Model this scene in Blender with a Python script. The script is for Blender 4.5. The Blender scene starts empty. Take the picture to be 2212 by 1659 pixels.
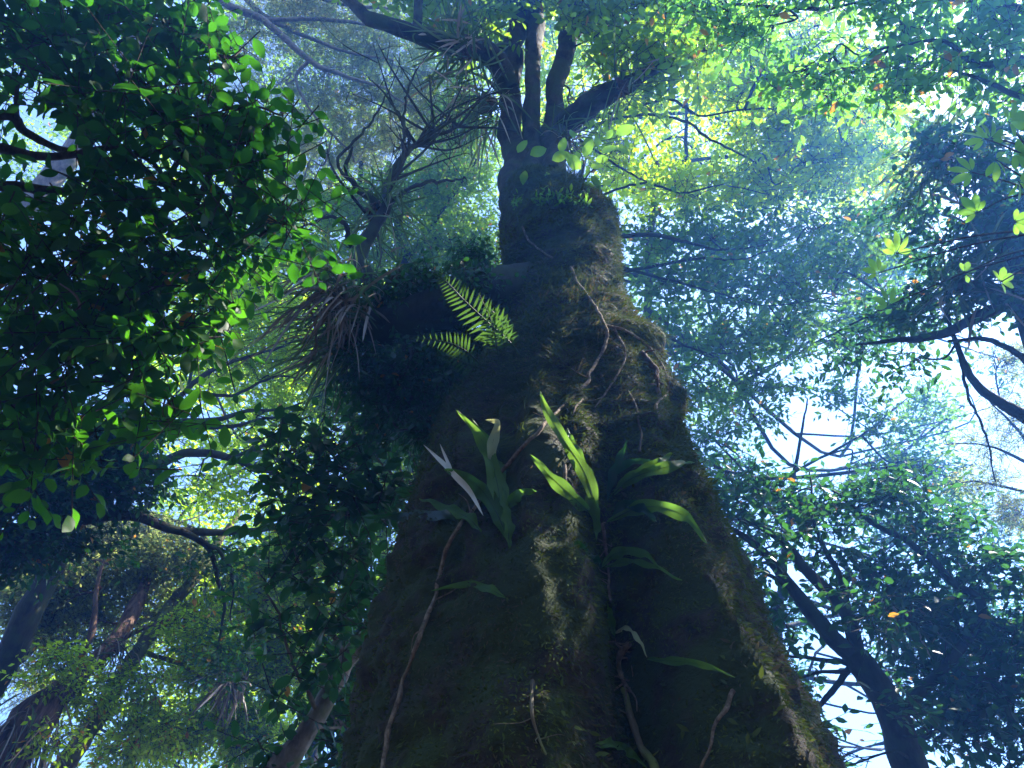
import bpy, math, random
import numpy as np
from mathutils import Vector
from mathutils.bvhtree import BVHTree

sc = bpy.context.scene
C = sc.collection
# ------------------------------------------------------------------ camera
W, H, F = 2212.0, 1659.0, 1536.0           # reference frame used to measure bearings
PITCH = math.radians(50)
CAM = np.array([0.0, 0.0, 1.6])
FWD = np.array([0, math.cos(PITCH), math.sin(PITCH)])
UP = np.array([0, -math.sin(PITCH), math.cos(PITCH)])
RIGHT = np.array([1.0, 0, 0])
cam_d = bpy.data.cameras.new("camera")
cam_d.sensor_width = 36.0
cam_d.lens = 36.0 * F / W
cam_d.clip_start = 0.05
cam_d.clip_end = 2000
cam = bpy.data.objects.new("camera", cam_d)
cam.location = CAM
cam.rotation_euler = (math.pi / 2 + PITCH, 0, 0)
C.objects.link(cam)
sc.camera = cam

# ------------------------------------------------------------------ sky, sun, exposure
sd = FWD + RIGHT * (2420 - W / 2) / F + UP * (H / 2 + 190) / F
sd = sd / np.linalg.norm(sd)
SUN_EL = math.asin(sd[2])
SUN_AZ = math.atan2(sd[0], sd[1])
world = bpy.data.worlds.new("World")
sc.world = world
world.use_nodes = True
nt = world.node_tree
sky = nt.nodes.new("ShaderNodeTexSky")
sky.sky_type = 'NISHITA'
sky.sun_disc = False
sky.sun_elevation = SUN_EL
sky.sun_rotation = SUN_AZ
sky.air_density = 1.0
sky.dust_density = 0.6
sky.ozone_density = 2.5
bg = nt.nodes["Background"]
bg.inputs[1].default_value = 0.15
nt.links.new(sky.outputs[0], bg.inputs[0])
sun_d = bpy.data.lights.new("sun", 'SUN')
sun_d.energy = 5.0
sun_d.angle = math.radians(0.5)
sun_d.color = (1.0, 0.95, 0.86)
sun = bpy.data.objects.new("sun", sun_d)
sun.rotation_euler = Vector(sd).to_track_quat('Z', 'Y').to_euler()
sun.location = (20, 5, 40)
C.objects.link(sun)
sc.view_settings.view_transform = 'Standard'
sc.view_settings.look = 'None'
sc.view_settings.gamma = 1
sc.view_settings.exposure = 2.4
cy = sc.cycles
cy.max_bounces = 6
cy.diffuse_bounces = 3
cy.glossy_bounces = 2
cy.transmission_bounces = 4
cy.transparent_max_bounces = 4
cy.volume_bounces = 0
cy.caustics_reflective = False
cy.caustics_refractive = False
cy.sample_clamp_indirect = 4.0
cy.use_denoising = True

# ------------------------------------------------------------------ helpers
rng = np.random.default_rng(7)


def P(u, v, d):
    return CAM + d * (FWD + RIGHT * (u - W / 2) / F - UP * (v - H / 2) / F)


def nrm(a):
    return a / np.maximum(np.linalg.norm(a, axis=-1, keepdims=True), 1e-9)


def hash3(ix, iy, iz, seed):
    h = (ix.astype(np.int64) * 374761393 + iy.astype(np.int64) * 668265263 + iz.astype(np.int64) * 2147483647 + seed * 1274126177) & 0xFFFFFFFF
    h = ((h ^ (h >> 13)) * 1274126177) & 0xFFFFFFFF
    h = ((h ^ (h >> 16)) * 2246822519) & 0xFFFFFFFF
    return ((h ^ (h >> 15)) & 0xFFFFFF) / float(0xFFFFFF)


def noise(p, s=0):
    """value noise 0..1"""
    i = np.floor(p)
    f = p - i
    f = f * f * (3 - 2 * f)
    i = i.astype(np.int64)
    r = 0
    for dx in (0, 1):
        for dy in (0, 1):
            for dz in (0, 1):
                w = (f[..., 0] if dx else 1 - f[..., 0]) * (f[..., 1] if dy else 1 - f[..., 1]) * (f[..., 2] if dz else 1 - f[..., 2])
                r = r + w * hash3(i[..., 0] + dx, i[..., 1] + dy, i[..., 2] + dz, s)
    return r


def fbm(p, s=0, o=4):
    r, a, t = 0, 1.0, 0
    for k in range(o):
        r = r + a * noise(p * (2.03 ** k) + 17.3 * k, s + k)
        t += a
        a *= 0.5
    return r / t


class MB:
    def __init__(self):
        self.v, self.f, self.n = [], [], 0

    def add(self, v, f, mat=0, tint=None):
        v = np.asarray(v, float).reshape(-1, 3)
        f = np.asarray(f, np.int64)
        if tint is None:
            tint = np.full(len(f), 0.5)
        self.v.append(v)
        self.f.append((f + self.n, mat, np.asarray(tint, float)))
        self.n += len(v)

    def build(self, name, mats, parent=None):
        me = bpy.data.meshes.new(name)
        V = np.concatenate(self.v) if self.v else np.zeros((0, 3))
        loops = np.concatenate([f.ravel() for f, m, t in self.f])
        tot = np.concatenate([np.full(len(f), f.shape[1]) for f, m, t in self.f])
        mi = np.concatenate([np.full(len(f), m) for f, m, t in self.f])
        ti = np.concatenate([t for f, m, t in self.f])
        me.vertices.add(len(V))
        me.vertices.foreach_set("co", V.astype(np.float32).ravel())
        me.loops.add(len(loops))
        me.loops.foreach_set("vertex_index", loops.astype(np.int32))
        me.polygons.add(len(tot))
        st = np.concatenate([[0], np.cumsum(tot)[:-1]])
        me.polygons.foreach_set("loop_start", st.astype(np.int32))
        me.polygons.foreach_set("loop_total", tot.astype(np.int32))
        me.polygons.foreach_set("material_index", mi.astype(np.int32))
        me.polygons.foreach_set("use_smooth", np.ones(len(tot), bool))
        at = me.attributes.new("tint", 'FLOAT', 'FACE')
        at.data.foreach_set("value", ti.astype(np.float32))
        for m in (mats if isinstance(mats, (list, tuple)) else [mats]):
            me.materials.append(m)
        me.update()
        me.validate()
        o = bpy.data.objects.new(name, me)
        C.objects.link(o)
        if parent is not None:
            o.parent = parent
            o.matrix_parent_inverse = PINV[parent.name]
        return o


PINV = {}


def tag(o, label, cat, group=None):
    o["label"] = label
    o["category"] = cat
    if group:
        o["group"] = group


def thing(name, label, cat, loc, group=None):
    o = bpy.data.objects.new(name, None)
    o.empty_display_size = 0.2
    o.location = loc
    C.objects.link(o)
    from mathutils import Matrix
    PINV[o.name] = Matrix.Translation(Vector(loc)).inverted()
    tag(o, label, cat, group)
    return o


def part_parent(o):
    """a mesh part that will carry sub-parts (identity transform of its own)"""
    PINV[o.name] = o.parent and PINV[o.parent.name].inverted().inverted() or None
    from mathutils import Matrix
    PINV[o.name] = Matrix.Identity(4)


def smooth(pts, rad, per=6):
    """Catmull-Rom resample"""
    p = np.asarray(pts, float)
    r = np.asarray(rad, float)
    if len(p) < 3:
        t = np.linspace(0, 1, per + 1)[:, None]
        return p[0] * (1 - t) + p[1] * t, r[0] * (1 - t[:, 0]) + r[1] * t[:, 0]
    q = np.vstack([2 * p[0] - p[1], p, 2 * p[-1] - p[-2]])
    out, ro = [], []
    for i in range(len(p) - 1):
        a, b, c, d = q[i], q[i + 1], q[i + 2], q[i + 3]
        for k in range(per):
            t = k / per
            out.append(0.5 * ((2 * b) + (c - a) * t + (2 * a - 5 * b + 4 * c - d) * t * t + (3 * b - a - 3 * c + d) * t ** 3))
            ro.append(r[i] * (1 - t) + r[i + 1] * t)
    out.append(p[-1])
    ro.append(r[-1])
    return np.array(out), np.array(ro)


def tube(mb, pts, rad, seg=8, mat=0, per=6, rough=0.12, wob=0.0, seed=1, nscale=None, tint=0.5):
    p, r = smooth(pts, rad, per)
    n = len(p)
    if wob:
        off = np.stack([noise(p * 3 / max(r.max(), .02) * .12 + k * 31.7, seed + k) for k in range(3)], 1) - 0.5
        fade = np.minimum(1, np.arange(n) / 3.0)[:, None]
        p = p + off * wob * fade
    t = nrm(np.gradient(p, axis=0))
    ref = np.array([0.3, 0.2, 1.0]) if abs(t[0][2]) < 0.9 else np.array([1.0, 0.2, 0.1])
    x = nrm(ref - t[0] * np.dot(ref, t[0]))
    X = [x]
    for i in range(1, n):
        x = X[-1] - t[i] * np.dot(X[-1], t[i])
        X.append(x / max(np.linalg.norm(x), 1e-9))
    X = np.array(X)
    Y = np.cross(t, X)
    a = np.linspace(0, 2 * math.pi, seg, endpoint=False)
    ring = X[:, None] * np.cos(a)[None, :, None] + Y[:, None] * np.sin(a)[None, :, None]
    if rough:
        ns = nscale or 0.9 / max(float(r.mean()), 0.004)
        k = 1 + rough * 2 * (fbm((p[:, None] + ring * r[:, None, None]) * ns, seed, 2) - 0.5)
    else:
        k = np.ones((n, seg))
    v = p[:, None] + ring * (r[:, None] * k)[..., None]
    v = np.concatenate([v.reshape(-1, 3), p[-1:] + t[-1:] * r[-1], p[:1]])
    i = np.arange(n - 1)[:, None] * seg
    j = np.arange(seg)[None]
    jn = (j + 1) % seg
    f = np.stack([i + j, i + jn, i + seg + jn, i + seg + j], -1).reshape(-1, 4)
    mb.add(v, f, mat, np.full(len(f), tint))
    e = (n - 1) * seg
    jj = np.arange(seg)
    # caps share the vertices just added
    cap = np.stack([e + jj, e + (jj + 1) % seg, np.full(seg, n * seg)], 1)
    mb.f.append((cap + mb.n - len(v), mat, np.full(seg, tint)))
    return p, r


def leaf_template(nseg=3, w=0.24, fold=0.25, curl=0.18, peak=0.45, wave=0.0, tipw=0.0):
    """leaf along +X, length 1, normal +Z"""
    t = np.linspace(0, 1, nseg + 1)
    prof = np.where(t < peak, np.sin(t / peak * math.pi / 2) ** 0.8, np.cos((t - peak) / (1 - peak) * math.pi / 2) ** 0.85)
    prof = np.maximum(prof, 0) * w
    prof[-1] = tipw
    z = -curl * t ** 1.8
    wv = wave * np.sin(t * 9.0)
    mid = np.stack([t, 0 * t, z], 1)
    lf = np.stack([t, prof, z + fold * prof + wv * w], 1)
    rt = np.stack([t, -prof, z + fold * prof - wv * w], 1)
    v = np.concatenate([mid, lf, rt])
    n = nseg + 1
    f = []
    for k in range(nseg):
        for o, flip in ((n, 0), (2 * n, 1)):
            q = [k, k + 1, o + k + 1, o + k]
            if flip:
                q = q[::-1]
            if k == 0:
                q = [x for x in q if x != o]
                f.append(q)
            elif k == nseg - 1 and tipw == 0:
                q = [x for x in q if x != o + nseg]
                f.append(q)
            else:
                f.append([q[0], q[1], q[2]])
                f.append([q[0], q[2], q[3]])
    return v, np.array(f)


T_SMALL = leaf_template(2, 0.25, 0.2, 0.12, 0.5)
T_NEEDLE = leaf_template(2, 0.10, 0.2, 0.1, 0.4)
T_MID = leaf_template(3, 0.24, 0.22, 0.18, 0.45)
T_BIG = leaf_template(6, 0.27, 0.2, 0.22, 0.52, 0.12)
T_LONG = leaf_template(5, 0.15, 0.3, 0.25, 0.45)


def place(mb, tpl, pos, d, nv, ln, mat=0, tint=None):
    tv, tf = tpl
    n = len(pos)
    if n == 0:
        return
    d = nrm(d)
    nv = nrm(nv - d * (nv * d).sum(-1, keepdims=True))
    s = np.cross(nv, d)
    v = pos[:, None] + ln[:, None, None] * (tv[None, :, 0:1] * d[:, None] + tv[None, :, 1:2] * s[:, None] + tv[None, :, 2:3] * nv[:, None])
    f = tf[None] + (np.arange(n) * len(tv))[:, None, None]
    if tint is None:
        tint = rng.random(n)
    mb.add(v, f.reshape(-1, tf.shape[1]), mat, np.repeat(tint, len(tf)))


def rand_dir(n):
    return nrm(rng.normal(size=(n, 3)))


def twigs(mb, a, b, r, mat=1):
    """straight three-sided twigs from a to b"""
    n = len(a)
    t = nrm(b - a)
    x = nrm(np.cross(t, rand_dir(n)))
    y = np.cross(t, x)
    vs = []
    for q, s in ((a, 1.0), (b, 0.45)):
        for k in range(3):
            an = k * 2.094
            vs.append(q + (x * math.cos(an) + y * math.sin(an)) * (r[:, None] * s))
    v = np.stack(vs, 1)
    base = (np.arange(n) * 6)[:, None, None]
    f = np.array([[0, 1, 4, 3], [1, 2, 5, 4], [2, 0, 3, 5]])[None] + base
    mb.add(v, f.reshape(-1, 4), mat)


def sprays(mb, centers, radii, count, leaf, tpl, nleaf=9, gap=6.0, hang=0.15, flat=0.55, thr=0.42, gscale=1.1, seed=3, yellow=0.01, rim=0.0):
    """leafy twigs spread through an ellipsoid; a noise field opens holes in it"""
    m = int(count * 2.4) + 8
    q = rand_dir(m) * (rng.random(m) ** (1 / (2.4 + rim)))[:, None]
    A = radii                                     # 3x3: columns are semi axes
    p = centers + q @ A.T
    keep = noise(p * gscale / max(np.linalg.norm(A[:, 0]), .05) * 2.2, seed) > thr
    p = p[keep][:count]
    q = q[keep][:count]
    n = len(p)
    if n == 0:
        return
    out = nrm(q @ A.T + 1e-4)
    t = nrm(out * 0.6 + rand_dir(n) * 0.8 + np.array([0, 0, -hang]))
    t[:, 2] *= flat
    t = nrm(t)
    L = leaf * gap * (0.6 + 0.8 * rng.random(n))
    a = p - t * L[:, None] * 0.5
    b = p + t * L[:, None] * 0.5 + np.array([0, 0, -hang * 0.3]) * L[:, None]
    twigs(mb, a, b, np.full(n, leaf * 0.035 + 0.0009))
    s = (np.arange(nleaf) + 0.6) / nleaf
    s = np.clip(s[None] + rng.normal(0, .03, (n, nleaf)), 0.02, 1.0)
    lp = a[:, None] * (1 - s[..., None]) + b[:, None] * s[..., None]
    tt = np.repeat(t[:, None], nleaf, 1)
    upn = nrm(np.array([0, 0, 1.0]) + 0.55 * rand_dir(n))
    side = nrm(np.cross(tt, upn[:, None]))
    sg = np.where(np.arange(nleaf) % 2 == 0, 1.0, -1.0)[None, :, None]
    ld = tt * (0.35 + 0.5 * s[..., None]) + side * sg * (1.0 - 0.6 * s[..., None] ** 3) + 0.35 * rng.normal(size=tt.shape) + np.array([0, 0, -hang])
    ln = leaf * (0.55 + 0.75 * rng.random((n, nleaf)))
    nv = np.repeat(upn[:, None], nleaf, 1) + 0.45 * rng.normal(size=tt.shape)
    ti = np.clip(0.15 + 0.6 * rng.random((n, nleaf)) + 0.2 * rng.random((n, 1)), 0, 0.94)
    ti = np.where(rng.random((n, nleaf)) < yellow, 1.0, ti)
    place(mb, tpl, lp.reshape(-1, 3), ld.reshape(-1, 3), nv.reshape(-1, 3), ln.ravel(), 0, ti.ravel())


# ------------------------------------------------------------------ materials
def mat_new(name):
    m = bpy.data.materials.new(name)
    m.use_nodes = True
    n = m.node_tree.nodes
    for x in list(n):
        n.remove(x)
    return m, n, m.node_tree.links


def leaf_mat(name, c1, c2, cy_, trans, tmix=0.5, rough=0.45, spec=0.18, ytr=(0.55, 0.26, 0.03)):
    """c1..c2 ramp by leaf, cy_ the yellowing leaves, trans = transmitted tint"""
    m, n, l = mat_new(name)
    out = n.new("ShaderNodeOutputMaterial")
    at = n.new("ShaderNodeAttribute")
    at.attribute_name = "tint"
    def ramp(a, b, c):
        r = n.new("ShaderNodeValToRGB")
        r.color_ramp.elements[0].position = 0.15
        r.color_ramp.elements[0].color = (*a, 1)
        r.color_ramp.elements[1].position = 0.94
        r.color_ramp.elements[1].color = (*b, 1)
        e = r.color_ramp.elements.new(0.985)
        e.color = (*c, 1)
        l.new(at.outputs["Fac"], r.inputs[0])
        return r
    r1 = ramp(c1, c2, cy_)
    t1 = tuple(x * y for x, y in zip((0.8, 0.85, 0.8), trans))
    t2 = tuple(min(1, x * y) for x, y in zip((1.25, 1.1, 1.0), trans))
    r2 = ramp(t1, t2, ytr)
    ge = n.new("ShaderNodeNewGeometry")
    nz = n.new("ShaderNodeTexNoise")
    nz.inputs["Scale"].default_value = 14
    nz.inputs["Detail"].default_value = 2
    l.new(ge.outputs["Position"], nz.inputs["Vector"])
    hs = n.new("ShaderNodeHueSaturation")
    mr = n.new("ShaderNodeMapRange")
    mr.inputs[3].default_value = 0.75
    mr.inputs[4].default_value = 1.25
    l.new(nz.outputs[0], mr.inputs[0])
    l.new(mr.outputs[0], hs.inputs["Value"])
    l.new(r1.outputs[0], hs.inputs["Color"])
    pb = n.new("ShaderNodeBsdfPrincipled")
    pb.inputs["Roughness"].default_value = rough
    pb.inputs["Specular IOR Level"].default_value = spec
    l.new(hs.outputs[0], pb.inputs["Base Color"])
    tr = n.new("ShaderNodeBsdfTranslucent")
    l.new(r2.outputs[0], tr.inputs["Color"])
    mx = n.new("ShaderNodeMixShader")
    mx.inputs[0].default_value = tmix
    l.new(pb.outputs[0], mx.inputs[1])
    l.new(tr.outputs[0], mx.inputs[2])
    l.new(mx.outputs[0], out.inputs[0])
    return m


def bark_mat(name, ca, cb, cm=None, scale=6.0, bump=0.6, stretch=(1, 1, 0.25), moss=0.45):
    m, n, l = mat_new(name)
    out = n.new("ShaderNodeOutputMaterial")
    tc = n.new("ShaderNodeNewGeometry")
    mp = n.new("ShaderNodeMapping")
    mp.inputs["Scale"].default_value = stretch
    l.new(tc.outputs["Position"], mp.inputs[0])
    n1 = n.new("ShaderNodeTexNoise")
    n1.inputs["Scale"].default_value = scale
    n1.inputs["Detail"].default_value = 8
    n1.inputs["Roughness"].default_value = 0.65
    l.new(mp.outputs[0], n1.inputs["Vector"])
    r1 = n.new("ShaderNodeValToRGB")
    r1.color_ramp.elements[0].position = 0.35
    r1.color_ramp.elements[0].color = (*ca, 1)
    r1.color_ramp.elements[1].position = 0.68
    r1.color_ramp.elements[1].color = (*cb, 1)
    l.new(n1.outputs[0], r1.inputs[0])
    col = r1.outputs[0]
    if cm:
        n2 = n.new("ShaderNodeTexNoise")
        n2.inputs["Scale"].default_value = scale * 0.35
        n2.inputs["Detail"].default_value = 6
        l.new(tc.outputs["Position"], n2.inputs["Vector"])
        r2 = n.new("ShaderNodeValToRGB")
        r2.color_ramp.elements[0].position = moss
        r2.color_ramp.elements[1].position = moss + 0.14
        l.new(n2.outputs[0], r2.inputs[0])
        mx = n.new("ShaderNodeMix")
        mx.data_type = 'RGBA'
        l.new(r2.outputs[0], mx.inputs[0])
        l.new(col, mx.inputs[6])
        mx.inputs[7].default_value = (*cm, 1)
        col = mx.outputs[2]
    bp = n.new("ShaderNodeBump")
    bp.inputs["Strength"].default_value = bump
    bp.inputs["Distance"].default_value = 0.03
    l.new(n1.outputs[0], bp.inputs["Height"])
    pb = n.new("ShaderNodeBsdfPrincipled")
    pb.inputs["Roughness"].default_value = 0.85
    pb.inputs["Specular IOR Level"].default_value = 0.2
    l.new(col, pb.inputs["Base Color"])
    l.new(bp.outputs[0], pb.inputs["Normal"])
    l.new(pb.outputs[0], out.inputs[0])
    return m


YEL = (0.35, 0.16, 0.02)
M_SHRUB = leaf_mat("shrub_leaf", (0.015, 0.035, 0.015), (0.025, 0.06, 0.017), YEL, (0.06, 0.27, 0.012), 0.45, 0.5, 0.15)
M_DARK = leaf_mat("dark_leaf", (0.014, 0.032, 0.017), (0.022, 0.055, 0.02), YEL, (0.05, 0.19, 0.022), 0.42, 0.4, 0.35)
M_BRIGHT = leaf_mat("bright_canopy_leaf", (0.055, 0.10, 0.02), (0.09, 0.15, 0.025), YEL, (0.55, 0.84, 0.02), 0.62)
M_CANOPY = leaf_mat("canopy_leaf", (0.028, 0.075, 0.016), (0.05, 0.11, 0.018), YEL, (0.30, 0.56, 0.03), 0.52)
M_SHADE = leaf_mat("shaded_canopy_leaf", (0.02, 0.055, 0.014), (0.035, 0.085, 0.016), YEL, (0.15, 0.34, 0.025), 0.5)  # canopy leaf darkened: the shade of the lower layers is in its colour
M_GREY = leaf_mat("grey_needle", (0.055, 0.075, 0.035), (0.09, 0.115, 0.05), (0.12, 0.08, 0.04), (0.42, 0.52, 0.16), 0.5)
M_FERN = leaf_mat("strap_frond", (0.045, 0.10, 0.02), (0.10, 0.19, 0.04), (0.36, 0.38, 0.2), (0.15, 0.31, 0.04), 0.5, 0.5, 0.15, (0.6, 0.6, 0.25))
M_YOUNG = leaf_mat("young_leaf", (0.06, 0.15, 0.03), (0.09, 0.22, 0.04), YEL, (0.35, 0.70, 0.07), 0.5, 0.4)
M_MOSS = leaf_mat("moss_tuft", (0.03, 0.034, 0.013), (0.088, 0.12, 0.024), (0.08, 0.066, 0.038), (0.09, 0.13, 0.02), 0.25, 0.8, 0.1, (0.16, 0.13, 0.06))
M_LILY = leaf_mat("perching_lily_leaf", (0.02, 0.035, 0.02), (0.06, 0.09, 0.035), (0.2, 0.14, 0.09), (0.16, 0.26, 0.06), 0.35, 0.4, 0.5)
M_DEAD = leaf_mat("dead_strap", (0.2, 0.14, 0.10), (0.52, 0.42, 0.35), (0.5, 0.45, 0.4), (0.3, 0.2, 0.12), 0.25, 0.45, 0.5)
M_PALE = leaf_mat("bleached_leaf", (0.5, 0.45, 0.36), (0.7, 0.66, 0.58), (0.6, 0.5, 0.4), (0.5, 0.42, 0.3), 0.25, 0.5)
B_MAIN = bark_mat("mossy_bark", (0.014, 0.011, 0.008), (0.066, 0.05, 0.032), (0.036, 0.05, 0.012), 16.0, 1.0, (1, 1, 1.5), 0.42)
B_DARK = bark_mat("dark_bark", (0.018, 0.015, 0.012), (0.05, 0.042, 0.032), (0.04, 0.045, 0.02), 14.0, 0.7)
B_PALE = bark_mat("pale_bark", (0.09, 0.075, 0.055), (0.26, 0.22, 0.17), (0.10, 0.11, 0.04), 12.0, 0.6, (1, 1, 0.5), 0.55)
B_BROWN = bark_mat("stringy_brown_bark", (0.045, 0.022, 0.014), (0.25, 0.145, 0.10), (0.05, 0.05, 0.02), 22.0, 1.0, (1, 1, 0.12), 0.58)
B_MOSSY = bark_mat("moss_grown_bark", (0.06, 0.045, 0.03), (0.18, 0.15, 0.10), (0.16, 0.18, 0.05), 12.0, 0.9, (1, 1, 0.4), 0.42)
B_VINE = bark_mat("vine_bark", (0.08, 0.055, 0.04), (0.30, 0.22, 0.15), (0.09, 0.08, 0.03), 40.0, 0.8, (1, 1, 1), 0.58)
B_TWIG = bark_mat("twig_bark", (0.03, 0.022, 0.015), (0.09, 0.065, 0.045), None, 30.0, 0.4)

# ------------------------------------------------------------------ ground
g = MB()
gx = np.linspace(-60, 60, 161)
X, Y = np.meshgrid(gx, gx + 10)
gp = np.stack([X, Y, 0 * X], -1)
Z = (fbm(gp * 0.12, 5, 4) - 0.5) * 1.4 * np.clip((np.hypot(X, Y) - 1.5) / 8, 0.05, 1)
gp[..., 2] = Z
ii = np.arange(160)[:, None] * 161 + np.arange(160)[None]
g.add(gp, np.stack([ii, ii + 1, ii + 162, ii + 161], -1).reshape(-1, 4))
ground = g.build("ground", bark_mat("leaf_litter_soil", (0.025, 0.016, 0.01), (0.10, 0.06, 0.03), (0.03, 0.05, 0.015), 3.0, 1.0, (1, 1, 1), 0.55))
ground["kind"] = "structure"


def gz(x, y):
    p = np.array([[x, y, 0.0]])
    return float(((fbm(p * 0.12, 5, 4) - 0.5) * 1.4 * np.clip((math.hypot(x, y) - 1.5) / 8, 0.05, 1))[0])


# ------------------------------------------------------------------ the big mossy tree
prof = [  # v, left u, right u
    (2600, 560, 2400), (2200, 640, 2080), (1900, 710, 1900), (1659, 765, 1790), (1500, 798, 1715), (1340, 830, 1645), (1200, 866, 1582), (1100, 900, 1518),
    (1000, 935, 1472), (900, 985, 1440), (840, 1020, 1425), (790, 1045, 1405), (740, 1066, 1372), (700, 1076, 1360), (640, 1086, 1350),
    (580, 1086, 1344), (520, 1082, 1334), (480, 1082, 1306), (452, 1084, 1272), (442, 1088, 1236), (430, 1092, 1214), (412, 1100, 1204), (396, 1118, 1186)]
ctr, rad = [], []
for v, a, b in prof:
    u = (a + b) / 2
    r0 = FWD + RIGHT * (u - W / 2) / F - UP * (v - H / 2) / F
    yy = 3.0 + 0.12 * (1659 - v) / 1400
    d = yy / r0[1] if r0[1] > 0.05 else 99
    c = CAM + r0 * d
    ctr.append(c)
    rad.append((b - a) / 2 / F * d * 0.97)
ctr, rad = np.array(ctr), np.array(rad)
ok = ctr[:, 2] > -0.6
ctr, rad = ctr[ok], rad[ok]
if ctr[0, 2] > -0.2:
    ctr = np.vstack([[ctr[0, 0] + .02, ctr[0, 1], -0.3], ctr])
    rad = np.concatenate([[rad[0] * 1.15], rad])
zz = np.concatenate([np.linspace(ctr[0, 2], 6.8, 340), np.linspace(6.8, ctr[-1, 2], 90)[1:]])
cx = np.interp(zz, ctr[:, 2], ctr[:, 0])
cyy = np.interp(zz, ctr[:, 2], ctr[:, 1])
rr = np.interp(zz, ctr[:, 2], rad)
NS = 300
th = np.linspace(0, 2 * math.pi, NS, endpoint=False)     # 0 = +x, -pi/2 = towards the camera
TH, ZZ = np.meshgrid(th, zz)
dirs = np.stack([np.cos(TH), np.sin(TH), 0 * TH], -1)


def angd(a, b):
    return (a - b + math.pi) % (2 * math.pi) - math.pi


# a deep fold between the main stem and the right-hand buttress, fading upwards
fold_w = np.clip((4.8 - ZZ) / 2.0, 0, 1)
shape = 1 - 0.42 * fold_w * np.exp(-(angd(TH, -1.42 + 0.10 * (ZZ - 3)) / 0.17) ** 2)
shape -= 0.10 * np.clip((5.4 - ZZ) / 2, 0, 1) * np.exp(-(angd(TH, -0.55) / 0.22) ** 2)
shape += 0.05 * fold_w * np.exp(-(angd(TH, -1.05) / 0.25) ** 2)
base = np.stack([np.broadcast_to(cx[:, None], TH.shape), np.broadcast_to(cyy[:, None], TH.shape), ZZ], -1)
p0 = base + dirs * (rr[:, None] * shape)[..., None]
disp = 0.15 * (fbm(p0 * np.array([1.5, 1.5, 1.3]), 21, 3) - 0.5)
disp += 0.11 * np.clip((5.6 - ZZ) / 1.5, 0, 1) * (0.45 - np.abs(fbm(np.stack([np.cos(TH) * 3.6 + .3 * np.sin(ZZ * 2), np.sin(TH) * 3.6, ZZ * 0.45], -1), 71, 3) - 0.5) * 3)      # upright flutes
disp += 0.09 * (np.abs(fbm(p0 * np.array([3, 3, 5.5]), 25, 3) - 0.5) * -2 + 0.3)
ww = p0 + 0.12 * (fbm(p0 * 3.0, 44, 2)[..., None] - 0.5)
disp += 0.035 * (fbm(ww * np.array([5, 5, 17.0]), 31, 3) - 0.5)           # sideways ropy moss
disp += 0.022 * (fbm(p0 * 34, 35, 3) - 0.5)
for (tu, tz, am, sa, sz) in ((-0.75, 5.05, 0.10, 0.5, 0.10), (-1.2, 6.35, 0.06, 0.5, 0.09), (-0.3, 4.75, 0.09, 0.4, 0.14), (-1.0, 4.15, 0.05, 0.4, 0.1), (-0.9, 5.6, 0.05, 0.3, 0.12)):
    disp += am * np.exp(-(angd(TH, tu) / sa) ** 2 - ((ZZ - tz + 0.15 * np.sin(TH * 3)) / sz) ** 2)
tp = p0 + dirs * (disp * np.clip(rr[:, None] / 0.55, 0.35, 1.0))[..., None]
tr = MB()
NR = len(zz)
ii = np.arange(NR - 1)[:, None] * NS
jj = np.arange(NS)[None]
tf = np.stack([ii + jj, ii + (jj + 1) % NS, ii + NS + (jj + 1) % NS, ii + NS + jj], -1).reshape(-1, 4)
tr.add(tp, tf)
top_i = len(tp.reshape(-1, 3))
root = (float(ctr[0, 0]), float(ctr[0, 1]), 0.0)
main = thing("mossy_tree", "massive moss-covered tree trunk rising in the middle, forking into stems", "tree", root)
trunk = tr.build("trunk", [B_MAIN], main)
part_parent(trunk)

BV = BVHTree.FromPolygons([tuple(x) for x in tp.reshape(-1, 3)], [tuple(x) for x in tf])


def on_trunk(u, v, off=0.01):
    d = FWD + RIGHT * (u - W / 2) / F - UP * (v - H / 2) / F
    d = d / np.linalg.norm(d)
    h, nn, _, _ = BV.ray_cast(Vector(CAM), Vector(d), 30)
    if h is None:
        q = CAM + d * (3.05 / d[1])
        h, nn, _, _ = BV.find_nearest(Vector(q))
        return q * 0.7 + np.array(h) * 0.3 + np.array([0, -0.0, 0])
    h = np.array(h)
    nn = np.array(nn)
    if np.dot(nn, d) > 0:
        nn = -nn
    return h + nn * off


# moss: short tufts and longer combed strands, all over the trunk
ms = MB()
tp_n = nrm(np.cross(np.roll(tp, -1, 1) - np.roll(tp, 1, 1), np.gradient(tp, axis=0)))


def moss_points(n, zmin, zmax, seed, thr, front=0.8):
    k0, k1 = np.searchsorted(zz, zmin), np.searchsorted(zz, zmax) - 1
    i = rng.integers(k0, max(k1, k0 + 1), n * 2)
    ang = np.where(rng.random(n * 2) < front, rng.normal(-1.2, 0.95, n * 2), rng.random(n * 2) * 6.283)
    j = ((ang % 6.2832) / 6.2832 * NS).astype(int) % NS
    p = tp[i, j] + rng.normal(0, .006, (n * 2, 3))
    k = fbm(p * 2.2, seed, 3) > thr
    return p[k][:n], tp_n[i, j][k][:n]


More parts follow.
